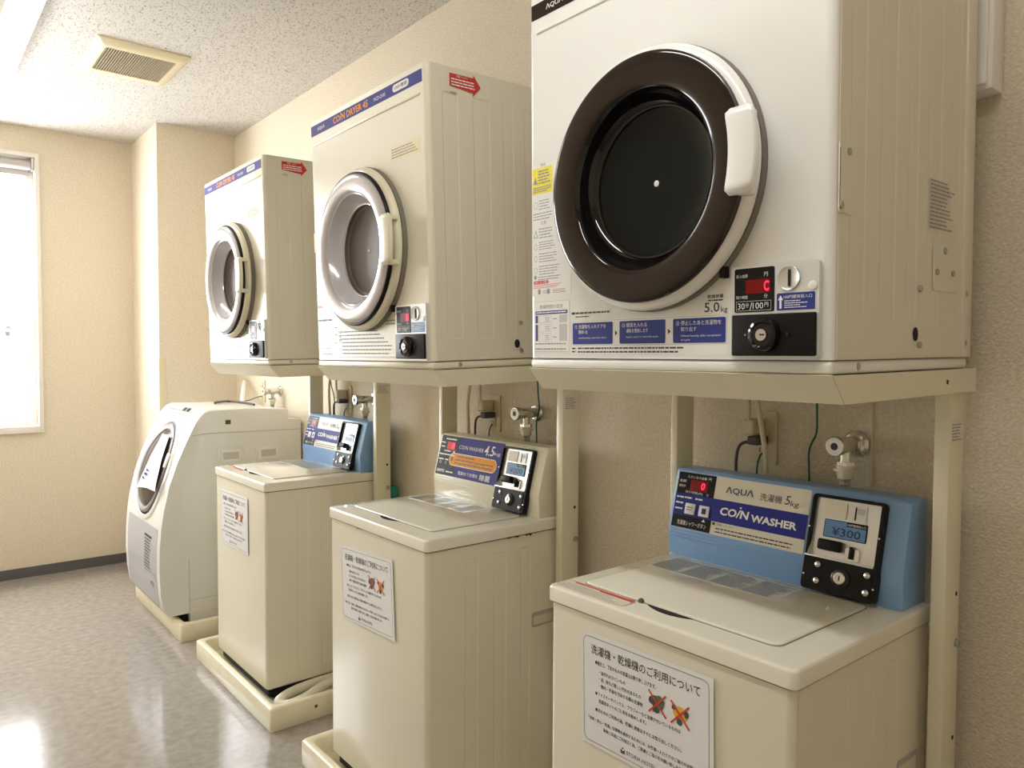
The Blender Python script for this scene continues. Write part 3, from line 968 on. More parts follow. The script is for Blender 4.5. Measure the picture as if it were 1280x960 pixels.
# ------------------------------------------------------------------ dryer stands
def stand(i, label):
    x, y, z, tilt = DRYERS[i]
    root = (x + DW / 2, -0.1, 0.020)
    t = thing('dryer_stand', label, 'dryer stand', root, 'cream steel stands carrying the dryers')
    R0 = T((-root[0], -root[1], -root[2]))
    DM = R0 @ dryer_mat(i) @ T((-DW / 2, 0, 0))
    zt, zb = -0.0012, -0.042
    yf, yfb, yr = -DD - 0.001, -DD + 0.034, 0.034
    o_ = 0.0015
    # front flange, leaning back under the dryer
    f = MB(DM)
    th = 0.0016
    a = [(-o_ + 0.0007, yf, zt), (DW + o_ - 0.0007, yf, zt), (DW + o_ - 0.0007, yfb, zb), (-o_ + 0.0007, yfb, zb)]
    b = [(p[0], p[1] + 0.004, p[2] + 0.001) for p in a]
    f.loft([a, b])
    part('front_flange', f, M_STAND, t, smooth=0)
    for s in (0, 1):
        xs = DW + o_ if s else -o_
        d = -th if s else th
        q = MB(DM)
        pr = [(yf + 0.0016, zt), (yr, zt), (yr, zb), (yfb + 0.0016, zb)]
        q.loft([[(xs, p, r) for p, r in pr], [(xs + d, p, r) for p, r in pr]])
        part('side_flange', q, M_STAND, t, smooth=0)
    part('deck', MB(DM).box(0.002, DW - 0.002, yf + 0.006, yr, zt - 0.004, zt - 0.0002), M_STAND, t)
    part('bottom_lip', MB(DM).box(0.002, DW - 0.002, yfb, yfb + 0.03, zb, zb + 0.002), M_STAND, t)
    part('rear_beam', MB(DM).box(0.002, DW - 0.002, yr - 0.03, yr, zb, zt - 0.005), M_STAND, t)
    part('fixing_hole', MB(DM @ T((DW + o_, 0, 0)) @ SIDEF).lathe([(0.004, -0.0002), (0.004, 0.0005), (0.0, 0.0005)], -0.092, -0.022, 0.0, 14), M_HOLE, t)
    # posts
    for s in (0, 1):
        x0 = x + (0.010 if not s else DW - 0.0345)
        x1 = x0 + (0.019 if not s else 0.0255)
        ztop = z + zb + (0.008 if tilt < 1 else 0.010)
        post = part('post', MB(R0).box(x0, x1, -0.127, -0.0645, 0.0203, ztop, 0.0025, 2), M_STAND, t)
        part('foot_plate', MB(R0).box(x0 - 0.003, x1 + 0.006, -0.135, -0.057, 0.0203, 0.0255), M_STAND, t)
        if s:
            PS = R0 @ T((x1, -0.127, 0)) @ SIDEF
            st = part('rating_sticker', MB(PS).plate(0.006, 0.056, 1.098, 1.138, 0.0, 0.0004, 0.001), M_LABELC, post)
            g = MB(PS)
            g.greek(0.008, 0.054, 1.101, 1.133, 6, -0.0008, 40 + i, 0.4, 0.4)
            print_part('lettering', g, M_GREYINK, post)
            for zz in (0.827, 0.566):
                part('bolt_hole', MB(PS).lathe([(0.0042, -0.0003), (0.0042, 0.0005), (0.0, 0.0005)], 0.047, zz, 0.0, 14), M_HOLE, post)
            part('bolt', MB(PS).lathe([(0.0075, 0.0), (0.0075, 0.004), (0.0055, 0.006), (0.0, 0.006)], 0.050, 0.738, 0.0, 12), M_SCREW, post)
    part('cross_bar', MB(R0).box(x + 0.029, x + DW - 0.0345, -0.070, -0.0655, 0.30, 0.34, 0.001), M_STAND, t)


stand(1, 'cream steel stand carrying the white dryer with the black door')
stand(2, 'cream steel stand straddling the washer with the violet console label')
stand(3, 'cream steel stand straddling the washer next to the drum washer')

# ------------------------------------------------------------------ coin washers
WW, WYF, WYB, WZ = 0.530, -0.5445, -0.072, 0.797
WASH = {1: 0.134, 2: -0.834, 3: -1.861}


def coin_washer(i, label):
    x = WASH[i]
    root = (x + WW / 2, -0.3, 0.020)
    t = thing('coin_washer', label, 'washing machine', root)
    B = T((x, 0, 0))
    B = T((-root[0], -root[1], -root[2])) @ B     # x from left edge, world y and z
    blue = i != 2
    k8 = 0.005
    lidz = WZ - 0.031
    # body with rounded vertical edges
    L = lambda ins, r, z: [(a, b, z) for a, b in rrect(k8 + ins, WW - k8 - ins, WYF + k8 + ins, WYB - ins, r, 5)]
    part('body', MB(B).loft([L(0.004, 0.012, 0.060), L(0.0, 0.013, 0.064), L(0.0, 0.013, lidz + 0.004)]), M_CREAM, t)
    part('cover_seam', MB(B).loft([L(-0.0014, 0.0135, lidz - 0.0024), L(-0.0014, 0.0135, lidz + 0.0008)]), M_SEAM, t)
    part('plinth', MB(B).loft([L(0.014, 0.012, 0.030), L(0.014, 0.012, 0.062)]), M_BLACK, t)
    for a in (0.055, WW - 0.055):
        for b in (WYF + 0.06, WYB - 0.05):
            part('foot', MB(B).cyl((a, b, 0.0203), (a, b, 0.031), 0.02, segs=16), M_BLACK, t)
    SD = B @ T((WW - k8, WYF, 0)) @ SIDEF
    part('side_panel', pressed(SD, 0.016, -WYF + WYB - k8 - 0.014, 0.068, lidz - 0.0035, 0.10, lidz - 0.036, [(0.120, 0.164), (0.212, 0.256), (0.304, 0.340)]), M_CREAM, t, smooth=0)
    hz = 0.523
    part('side_grip', MB(SD).plate(0.345, 0.425, hz - 0.020, hz + 0.020, -0.0012, 0.0015, 0.006), M_GREYPL, t)
    part('grip_recess', MB(SD).plate(0.350, 0.420, hz - 0.014, hz + 0.010, -0.0027, 0.0004, 0.004), M_SIDEW, t)
    # top cover
    C = lambda ins, r, z: [(a, b, z) for a, b in rrect(ins, WW - ins, WYF + ins, WYB + 0.004 - ins, r, 6)]
    part('top_cover', MB(B).loft([C(0.0012, 0.011, lidz), C(0.0, 0.012, lidz + 0.0012), C(0.0, 0.012, WZ - 0.0060), C(0.0008, 0.012, WZ - 0.0032), C(0.0025, 0.012, WZ - 0.0010), C(0.0052, 0.012, WZ)]), M_LID, t, smooth=28)
    # lid panel
    lx0, lx1, ly0, ly1 = 0.040, 0.466, -0.485, -0.186
    P = lambda ins, r, z: [(a, b, z) for a, b in rrect(lx0 + ins, lx1 - ins, ly0 + ins, ly1 - ins, r, 5)]
    lid = part('lid', MB(B).loft([P(0.0, 0.016, WZ - 0.004), P(0.0, 0.016, WZ + 0.0022), P(0.0008, 0.0155, WZ + 0.0036), P(0.0028, 0.014, WZ + 0.0046)]), M_LID, t, smooth=28)
    part('lid_gap', MB(B).loft([[(a, b, WZ - 0.001) for a, b in rrect(lx0 - 0.0016, lx1 + 0.0016, ly0 - 0.0016, ly1 + 0.0016, 0.017, 5)], [(a, b, WZ + 0.0004) for a, b in rrect(lx0 - 0.0016, lx1 + 0.0016, ly0 - 0.0016, ly1 + 0.0016, 0.017, 5)]]), M_SEAM, t)
    sx0 = 0.205 if i != 3 else 0.23
    slot = MB(B)
    n = 12
    lo = [(sx0 + 0.102 * k / n, ly0 - 0.0005 - 0.016 * math.sin(PI * k / n) ** 0.8) for k in range(n + 1)]
    pts = [(a, b) for a, b in lo] + [(sx0 + 0.102, ly0 + 0.001), (sx0, ly0 + 0.001)]
    slot.loft([[(a, b, WZ - 0.001) for a, b in pts], [(a, b, WZ + 0.0007) for a, b in pts]])
    part('finger_slot', slot, M_HOLE, t)
    TF = B @ T((0, 0, WZ + 0.0046)) @ TOPF
    g = MB(TF)
    for c_ in range(4):
        g.greek(0.052 + c_ * 0.073, 0.052 + c_ * 0.073 + 0.069, -0.292, -0.205, 10, -0.0008, 200 + c_, 0.42, 0.3)
    lab = part('lid_label', MB(TF).plate(0.048, 0.345, -0.297, -0.200, 0.0, 0.0003, 0.002), mat('lid_label_film', (0.78, 0.765, 0.67), 0.15, coat=0.3), lid)
    print_part('lettering', g, M_BLUEINK, lid)
    if i != 2:
        TC = B @ T((0, 0, WZ)) @ TOPF
        rl = part('red_label', MB(TC).plate(0.008, 0.186, -0.534, -0.490, 0.0, 0.0004, 0.008), M_LABELC, t)
        q = MB(TC)
        q.outline(0.009, 0.185, -0.533, -0.491, -0.0008, 0.0010, 0.008)
        q.plate(0.030, 0.100, -0.497, -0.4915, -0.0004, 0.0004)
        q.plate(0.100, 0.182, -0.501, -0.4915, -0.0004, 0.0004)
        print_part('red_print', q, M_RED, rl)
        print_part('lettering', MB(TC).greek(0.016, 0.170, -0.528, -0.504, 3, -0.0008, 220, 0.24, 0.2), M_GREYINK, rl)
        part('lid_latch', MB(B).lathe([(0.006, 0), (0.006, 0.004), (0.004, 0.006), (0, 0.006)], 0.191, WZ + 0.002, ly0 + 0.001, 12), M_SEAM, t)
    # seam under the cover and rust streaks
    if i == 2:
        SDC = B @ T((WW - k8, WYF, 0)) @ SIDEF
        ru = MB(SDC)
        SDC = SDC @ T((0, -0.0018, 0))
        ru = MB(SDC)
        for a, w, h in ((0.245, 0.060, 0.006), (0.315, 0.030, 0.009), (0.13, 0.012, 0.003), (0.34, 0.02, 0.004)):
            ru.poly([(a, lidz), (a + w * 0.3, lidz - h * 0.7), (a + w * 0.55, lidz - h * 0.4), (a + w * 0.8, lidz - h), (a + w, lidz)], 0.0, 0.0006)
        part('rust_stain', ru, M_RUST, t)
        FRW = B @ T((0, WYF + k8, 0))
        ru = MB(FRW)
        for a, w, h in ((0.17, 0.035, 0.005), (0.30, 0.02, 0.004), (0.40, 0.05, 0.003)):
            ru.poly([(a, lidz - h), (a + w, lidz - h * 0.6), (a + w, lidz), (a, lidz)], 0.0, 0.0006)
        part('rust_stain', ru, M_RUST, t)
    # console
    cx0, cx1 = -0.004, 0.516
    zb = WZ
    prof = [(-0.165, zb), (-0.168, zb + 0.062), (-0.1355, zb + 0.188), (-0.130, zb + 0.193), (-0.076, zb + 0.193), (-0.072, zb + 0.188), (-0.072, zb)]
    m_con = M_BLUE if blue else M_CREAM
    b = bmesh.new()
    v0 = [b.verts.new((cx0, p, q)) for p, q in prof]
    v1 = [b.verts.new((cx1, p, q)) for p, q in prof]
    b.faces.new(v0)
    b.faces.new(v1[::-1])
    nn = len(prof)
    for k in range(nn):
        b.faces.new((v0[k], v1[k], v1[(k + 1) % nn], v0[(k + 1) % nn]))
    eds = [e_ for e_ in b.edges if abs(e_.verts[0].co.x - e_.verts[1].co.x) < 1e-6]
    bmesh.ops.bevel(b, geom=eds, offset=0.003, segments=2, profile=0.5, affect='EDGES')
    con = part('console', MB(B).bm(b), m_con, t, smooth=25)
    ang = math.atan2(0.0325, 0.126)
    FC = B @ T((cx0, -0.168, zb + 0.062)) @ RX(-ang)
    for zz in (-0.004, -0.012, -0.020):
        part('console_crease', MB(B @ T((cx0, -0.1655, zb + 0.062))).box(0.008, 0.335, -0.0035, 0.0, zz - 0.001, zz + 0.001), m_con, con)
    y0 = -0.0008
    yt = y0 - EPS
    if blue:
        part('label_panel', MB(FC).plate(0.008, 0.331, 0.002, 0.128, 0.0, 0.0008, 0.003), M_LABELC, con)
        q = MB(FC)
        q.plate(0.0085, 0.109, 0.079, 0.1275, y0, 0.0003, 0.0)
        q.plate(0.0085, 0.113, 0.0025, 0.030, y0, 0.0003, 0.0)
        part('black_field', q, M_BLACK, con)
        part('blue_band', MB(FC).plate(0.0082, 0.3305, 0.030, 0.079, y0, 0.0004), M_BAND, con)
        part('led_window', MB(FC).plate(0.044, 0.090, 0.088, 0.112, y0 - 0.0003, 0.0004), M_LEDDIM, con)
        print_part('led_digit', MB(FC).text('0', 0.0725, 0.0825, 0.0925, 0.1085, y0 - 0.0007 - EPS, 0.015, 0.08), M_LED, con)
        yb_ = y0 - 0.0004 - EPS
        q = MB(FC)
        q.text('ただいまの金額', 0.034, 0.085, 0.1150, 0.1215, yb_)
        q.text('円', 0.090, 0.097, 0.1150, 0.1215, yb_)
        q.text('金額', 0.013, 0.031, 0.1040, 0.1105, yb_)
        q.text('運転中', 0.013, 0.031, 0.0930, 0.0990, yb_)
        q.text('残り時間(約)', 0.033, 0.080, 0.0800, 0.0865, yb_)
        q.text('分', 0.090, 0.096, 0.0800, 0.0865, yb_)
        q.text('洗濯機シャワーボタン', 0.024, 0.102, 0.0085, 0.0195, yb_)
        q.poly([(0.0885, 0.0235), (0.0975, 0.0235), (0.093, 0.0295)], yb_ + EPS, 0.0004)
        q.text('CO/N', 0.130, 0.200, 0.0465, 0.0640, yb_, 0.03, 0.12)
        q.plate(0.178, 0.1825, 0.067, 0.0705, yb_ + EPS, 0.0003, 0.0018)
        q.text('WASHER', 0.207, 0.311, 0.0445, 0.0600, yb_, 0.035)
        for a, zz in ((0.012, 0.070), (0.034, 0.0705), (0.063, 0.0705), (0.012, 0.057), (0.012, 0.044)):
            q.greek(a, a + 0.020, zz - 0.003, zz + 0.003, 1, yb_, int(a * 1e4 + zz * 1e5), 0.6, 0.0)
        print_part('lettering', q, M_WINK, con)
        q = MB(FC)
        q.text('ΛQUΛ', 0.137, 0.205, 0.093, 0.1095, y0 - EPS, 0.02)
        print_part('brand_lettering', q, mat('brand_navy', (0.05, 0.07, 0.16), 0.4), con)
        q = MB(FC)
        q.text('洗濯機', 0.220, 0.271, 0.0915, 0.1075, y0 - EPS, 0.003)
        q.text('5', 0.277, 0.2875, 0.0920, 0.1100, y0 - EPS, 0.0, 0.15)
        q.text('kg', 0.289, 0.307, 0.0870, 0.1010, y0 - EPS, 0.0, 0.15)
        q.plate(0.1165, 0.123, 0.0225, 0.0285, y0, 0.0003)
        q.text('洗濯機シャワーボタン', 0.126, 0.172, 0.0225, 0.0275, y0 - EPS)
        q.greek(0.126, 0.312, 0.0055, 0.0205, 2, y0 - EPS, 301, 0.34, 0.05)
        print_part('lettering', q, M_INK, con)
        for a in (0.0405, 0.0780):
            bt = part('button', MB(FC @ T((0, y0, 0))).box(a, a + 0.027, -0.0035, 0.0, 0.0345, 0.0590, 0.0014), M_LABEL, con)
        ic = MB(FC)
        ic.plate(0.0865, 0.0975, 0.0405, 0.0530, y0 - 0.0035, 0.0003, 0.001)
        ic.greek(0.0455, 0.0625, 0.0420, 0.0530, 2, y0 - 0.0035 - EPS, 303, 0.35, 0.2)
        part('button_icon', ic, M_NAVY, con)
    else:
        part('label_panel', MB(FC).plate(0.008, 0.336, 0.002, 0.130, 0.0, 0.0008, 0.002), M_VIOLET, con)
        part('black_field', MB(FC).plate(0.0085, 0.108, 0.0025, 0.1295, y0, 0.0003), mat('charcoal_print', (0.035, 0.033, 0.036), 0.5, spec=0.15), con)
        part('led_window', MB(FC).plate(0.046, 0.088, 0.086, 0.110, y0 - 0.0003, 0.0004), mat('led_window_lit', (0.3, 0.01, 0.01), 0.3, emis=(1.0, 0.03, 0.04), estr=0.15, spec=0.08), con)
        print_part('led_digit', MB(FC).plate(0.074, 0.086, 0.089, 0.1075, y0 - 0.0007, 0.0003), M_LED, con)
        yb_ = y0 - 0.0003 - EPS
        q = MB(FC)
        for a, c_, zz, sd in ((0.034, 0.092, 0.119, 1), (0.012, 0.034, 0.106, 2), (0.014, 0.034, 0.093, 3), (0.034, 0.070, 0.080, 4), (0.084, 0.094, 0.080, 5), (0.012, 0.096, 0.068, 6), (0.014, 0.040, 0.052, 7), (0.048, 0.066, 0.052, 8), (0.066, 0.104, 0.014, 9)):
            q.greek(a, c_, zz - 0.0035, zz + 0.0035, 1, yb_, 310 + sd, 0.6, 0.0)
        q.text('SANYO', 0.014, 0.058, 0.0105, 0.0205, yb_, 0.03)
        for a in (0.022, 0.052):
            q.outline(a, a + 0.008, 0.038, 0.046, yb_, 0.001, 0.003)
        q.text('CO/N WASHER', 0.112, 0.240, 0.0930, 0.1050, yb_, 0.0, 0.08)
        q.text('4.5', 0.243, 0.290, 0.0860, 0.1170, yb_, 0.012, 0.15)
        q.text('kg', 0.294, 0.322, 0.0880, 0.1010, yb_)
        q.text('電解水で衣類を', 0.132, 0.236, 0.0120, 0.0240, yb_)
        q.text('除菌', 0.245, 0.296, 0.0080, 0.0270, yb_, 0.01)
        q.outline(0.070, 0.316, 0.0365, 0.0775, yb_, 0.002, 0.0200)
        print_part('lettering', q, M_WINK, con)
        part('orange_pill', MB(FC).plate(0.072, 0.314, 0.0385, 0.0755, y0 - 0.0003, 0.0003, 0.018), M_ORANGE, con)
        q = MB(FC)
        q.greek(0.108, 0.200, 0.0640, 0.0720, 1, y0 - 0.0006 - EPS, 331, 0.55, 0.0)
        q.greek(0.104, 0.300, 0.0420, 0.0625, 2, y0 - 0.0006 - EPS, 332, 0.42, 0.05)
        q.plate(0.080, 0.091, 0.0500, 0.0640, y0 - 0.0006, 0.0003, 0.004)
        print_part('lettering', q, mat('brown_ink', (0.16, 0.05, 0.01), 0.5), con)
    # coin mechanism
    a0, a1, v0_, v1_ = 0.340, 0.4815, -0.061, 0.121
    dpt = 0.013
    FC0 = FC
    FC = FC0 @ T((0, 0, 0.003))
    fm = MB(FC)
    L2 = lambda x0, x1, z0, z1, r, yy: [(p, yy, q_) for p, q_ in rrect(x0, x1, z0, z1, r, 4)]
    fm.loft([L2(a0, a1, v0_, v1_, 0.008, 0.004), L2(a0, a1, v0_, v1_, 0.008, -dpt + 0.002), L2(a0 + 0.002, a1 - 0.002, v0_ + 0.002, v1_ - 0.002, 0.007, -dpt),
             L2(a0 + 0.006, a1 - 0.008, 0.003, v1_ - 0.006, 0.003, -dpt), L2(a0 + 0.006, a1 - 0.008, 0.003, v1_ - 0.006, 0.003, -0.003)], cap0=True, cap1=False)
    part('coin_frame', fm, M_BLACK, con)
    part('coin_plate', MB(FC).plate(a0 + 0.0055, a1 - 0.0075, 0.0025, v1_ - 0.0055, 0.0, 0.0035), M_STEEL, con)
    part('coin_tray_lip', MB(FC).box(a0 + 0.002, a1 - 0.008, -0.0165, -0.003, 0.0005, 0.0035, 0.0006), M_STEEL, con)
    wg = MB(FC)
    wg.loft([[(a0 + 0.0065, -0.0035, 0.003), (a0 + 0.0065, -0.016, 0.003), (a0 + 0.0065, -0.0035, 0.034)], [(a0 + 0.0080, -0.0035, 0.003), (a0 + 0.0080, -0.016, 0.003), (a0 + 0.0080, -0.0035, 0.034)]])
    part('tray_cheek', wg, M_STEEL, con, smooth=0)
    Yp = -0.0035
    FC = FC0 @ T((0.002, 0, 0.001))
    part('blank_cover', MB(FC).plate(0.3645, 0.4055, 0.0815, 0.1125, Yp, 0.0025, 0.003), M_LABELC, con)
    part('slot_plate', MB(FC).plate(0.4085, 0.4430, 0.0805, 0.1115, Yp, 0.002, 0.002), M_PLATE, con)
    part('coin_slot', MB(FC).plate(0.4215, 0.4242, 0.0830, 0.1080, Yp - 0.002, 0.0006, 0.001), M_HOLE, con)
    print_part('lettering', MB(FC).text('100', 0.4270, 0.4395, 0.0950, 0.1060, Yp - 0.002 - EPS), M_GREYINK, con)
    part('price_rim', MB(FC).plate(0.3655, 0.4475, 0.0440, 0.0780, Yp, 0.0016, 0.002), M_BLACK, con)
    part('price_panel', MB(FC).plate(0.3670, 0.4460, 0.0455, 0.0765, Yp - 0.0016, 0.0004, 0.001), M_LCD, con)
    part('price_tab', MB(FC).plate(0.4095, 0.4460, 0.0690, 0.0765, Yp - 0.0020, 0.0003), M_BLACK, con)
    print_part('lettering', MB(FC).text('100円硬貨投入口', 0.411, 0.4450, 0.0705, 0.0750, Yp - 0.0023 - EPS), M_WINK, con)
    print_part('price_lettering', MB(FC).text('¥200' if i == 2 else '¥300', 0.382, 0.4370, 0.0490, 0.0645, Yp - 0.0020 - EPS, 0.005), mat('price_ink', (0.01, 0.02, 0.08), 0.4), con)
    part('return_knob', MB(FC @ T((0, Yp, 0))).box(0.3630, 0.4070, -0.016, 0.0, 0.0185, 0.0390, 0.004, 3), M_BLACK, con)
    part('lever_guide', MB(FC).plate(0.4135, 0.4400, 0.0080, 0.0300, Yp, 0.004, 0.003), M_CHROME, con)
    part('lever', MB(FC @ T((0, Yp, 0))).box(0.4240, 0.4285, -0.012, -0.003, 0.0110, 0.0340, 0.001), M_HOLE, con)
    FC = FC0 @ T((0.007, 0, 0.003))
    part('lock_panel', MB(FC).plate(a0 + 0.003, a1 - 0.016, v0_ + 0.006, -0.0025, -dpt, 0.0012, 0.004), M_BLACK, con)
    for p, q_ in ((0.3645, -0.0125), (0.3655, -0.0425), (0.4580, -0.0130), (0.4590, -0.0440)):
        part('rivet', MB(FC).lathe([(0.0062, 0.0), (0.0058, 0.0022), (0.0035, 0.0036), (0.0, 0.0040)], p, q_, -dpt - 0.0012, 18), M_CHROME, con)
    part('lock_collar', MB(FC).lathe([(0.0175, 0.0), (0.0175, 0.0018), (0.0160, 0.0026), (0.0, 0.0026)], 0.4105, -0.0290, -dpt - 0.0012, 30), M_BLACKG, con)
    part('lock_core', MB(FC).lathe([(0.0115, 0.0), (0.0115, 0.0050), (0.0100, 0.0062), (0.0060, 0.0062), (0.0055, 0.0050), (0.0, 0.0050)], 0.4105, -0.0290, -dpt - 0.003, 28), M_CHROME, con)
    part('keyhole', MB(FC).plate(0.4094, 0.4116, -0.0330, -0.0250, -dpt - 0.0078, 0.0006, 0.0004), M_HOLE, con)
    FC = FC0 @ T((0, 0, 0.003))
    for p, q_ in ((a0 + 0.003, 0.056), (a1 - 0.005, 0.056), (a0 + 0.005, -0.035), (a1 - 0.004, -0.035)):
        part('frame_screw', MB(FC).lathe([(0.0022, 0.0), (0.0018, 0.0012), (0.0, 0.0016)], p, q_, -dpt, 10), M_CHROME, con)
    return t


coin_washer(1, 'cream coin washer with a blue console under the black-doored dryer, priced 300 yen')
coin_washer(2, 'cream coin washer with violet and orange console label, rusted cover edge')
coin_washer(3, 'cream coin washer with a blue console next to the white drum washer')


# ------------------------------------------------------------------ notices on the washer fronts
def notice(i, px, zt, rot, label, sag=0.0):
    x = WASH[i] + px
    W_, H_ = 0.297, 0.210
    yb = WYF + 0.005 - 0.0006
    t = thing('laminated_notice', label, 'notice', (x + W_ / 2, yb, zt - H_), 'laminated usage notices on the washer fronts', (0, rot, 0))
    B = T((-W_ / 2, 0, 0))
    q = MB(B)
    n = 12
    fr_ = [(W_ * k / n, -0.0012 - 0.0035 * (k / n) ** 2 * 0.6) for k in range(n + 1)]
    # slightly lifted right edge
    q.loft([[(a, b, 0.0) for a, b in fr_] + [(a, b + 0.0006, 0.0) for a, b in fr_[::-1]], [(a, b, H_) for a, b in fr_] + [(a, b + 0.0006, H_) for a, b in fr_[::-1]]])
    sh = part('laminated_sheet', q, M_PAPER, t)

    def bend(mb):
        mb.v = [(p[0], -0.0012 - 0.0021 * ((p[0] + W_ / 2) / W_) ** 2 - EPS - (0.0003 if p[1] < -0.01 else 0.0), p[2]) for p in mb.v]
        return mb
    q = MB(B)
    q.outline(0.006, W_ - 0.008, 0.007, H_ - 0.007, 0, 0.0008, 0.012)
    q.text('洗濯機・乾燥機のご利用について', 0.026, 0.272, 0.172, 0.190, 0, 0.006)
    q.text('●衛生上、下記のものの洗濯はお断り申し上げます。', 0.036, 0.180, 0.1545, 0.1625, 0, 0.01)
    q.text('・油汚れのひどいもの', 0.046, 0.110, 0.1385, 0.1460, 0, 0.01)
    q.text('・泥、砂など著しい汚れのあるもの', 0.046, 0.146, 0.1260, 0.1335, 0, 0.01)
    q.text('・館内・機器を汚染する類の洗濯物', 0.046, 0.150, 0.1135, 0.1210, 0, 0.01)
    q.text('●ファスナーやバックル、ブラジャーなど金属が付いているものは', 0.036, 0.232, 0.0975, 0.1050, 0, 0.01)
    q.text('洗濯用ネットのご使用をお勧めします。', 0.044, 0.158, 0.0850, 0.0925, 0, 0.01)
    q.text('●次の方のご利用の為、機器使用後はすぐにお取り出しください。', 0.036, 0.234, 0.0670, 0.0745, 0, 0.01)
    q.text('「健康・安心・快適」な環境を維持するためには、お客様一人ひとりのご協力が必要です。', 0.018, 0.272, 0.0470, 0.0540, 0, 0.01)
    q.text('皆様に快適にご利用頂く為、ご配慮とご協力をお願い致します。', 0.056, 0.236, 0.0350, 0.0420, 0, 0.01)
    q.text('STORIA HOTEL', 0.112, 0.178, 0.0150, 0.0220, 0)
    q.add([(0.098, 0, 0.0135), (0.108, 0, 0.0135), (0.108, 0, 0.016), (0.098, 0, 0.016), (0.098, 0, 0.0165), (0.108, 0, 0.0165), (0.108, 0, 0.0215), (0.103, 0, 0.018), (0.098, 0, 0.0215), (0.1015, 0, 0.0215), (0.1045, 0, 0.0215), (0.1045, 0, 0.0245), (0.1015, 0, 0.0245)], [(0, 1, 2, 3), (4, 5, 6, 7, 8), (9, 10, 11, 12)])
    print_part('lettering', bend(q), M_INK, t)

    def blob(cx, cz, rx, rz, seed, n_=14):
        rnd = random.Random(seed)
        return [(cx + rx * (0.85 + 0.3 * rnd.random()) * math.cos(2 * PI * k / n_), 0, cz + rz * (0.85 + 0.3 * rnd.random()) * math.sin(2 * PI * k / n_)) for k in range(n_)]

    def fan(mb, pts):
        mb.add(pts, [tuple(range(len(pts)))])
    g1 = MB(B)
    fan(g1, blob(0.184, 0.133, 0.016, 0.013, 1))
    print_part('picture_green', bend(g1), mat('pic_green', (0.10, 0.17, 0.09), 0.5), t)
    g2 = MB(B @ T((0, -0.02, 0)))
    fan(g2, blob(0.1715, 0.1335, 0.007, 0.008, 2))
    fan(g2, blob(0.1800, 0.1190, 0.008, 0.005, 3))
    fan(g2, blob(0.2300, 0.1170, 0.006, 0.006, 4))
    fan(g2, blob(0.2440, 0.1330, 0.005, 0.006, 5))
    fan(g2, blob(0.2185, 0.1380, 0.005, 0.005, 7))
    print_part('picture_grey', bend(g2), mat('pic_grey', (0.07, 0.08, 0.09), 0.5), t)
    g3 = MB(B)
    fan(g3, blob(0.2310, 0.1300, 0.015, 0.012, 6))
    print_part('picture_yellow', bend(g3), mat('pic_yellow', (0.75, 0.42, 0.05), 0.5), t)
    xr = MB(B @ T((0, -0.02, 0)))
    for cx_, cz_ in ((0.183, 0.131), (0.231, 0.129)):
        for s_ in (-1, 1):
            dx, dz = 0.019, 0.019 * s_
            nx, nz_ = -dz / 0.0269 * 0.0016, dx / 0.0269 * 0.0016
            a = [(cx_ - dx - nx, 0, cz_ - dz - nz_), (cx_ + dx - nx, 0, cz_ + dz - nz_), (cx_ + dx + nx, 0, cz_ + dz + nz_), (cx_ - dx + nx, 0, cz_ - dz + nz_)]
            fan(xr, a)
    for v_ in range(len(xr.v)):
        pass
    xr = bend(xr)
    xr.v = [(p[0], p[1] - 0.0003, p[2]) for p in xr.v]
    print_part('red_crosses', xr, M_RED, t)
    return t


notice(1, 0.097, WZ - 0.062, -0.02, 'laminated Japanese notice on the washer below the black-doored dryer')
notice(2, 0.084, WZ - 0.092, -0.06, 'tilted laminated Japanese notice on the washer with the violet console label')
notice(3, 0.068, WZ - 0.080, -0.02, 'laminated Japanese notice on the washer standing in the pan with a white hose')


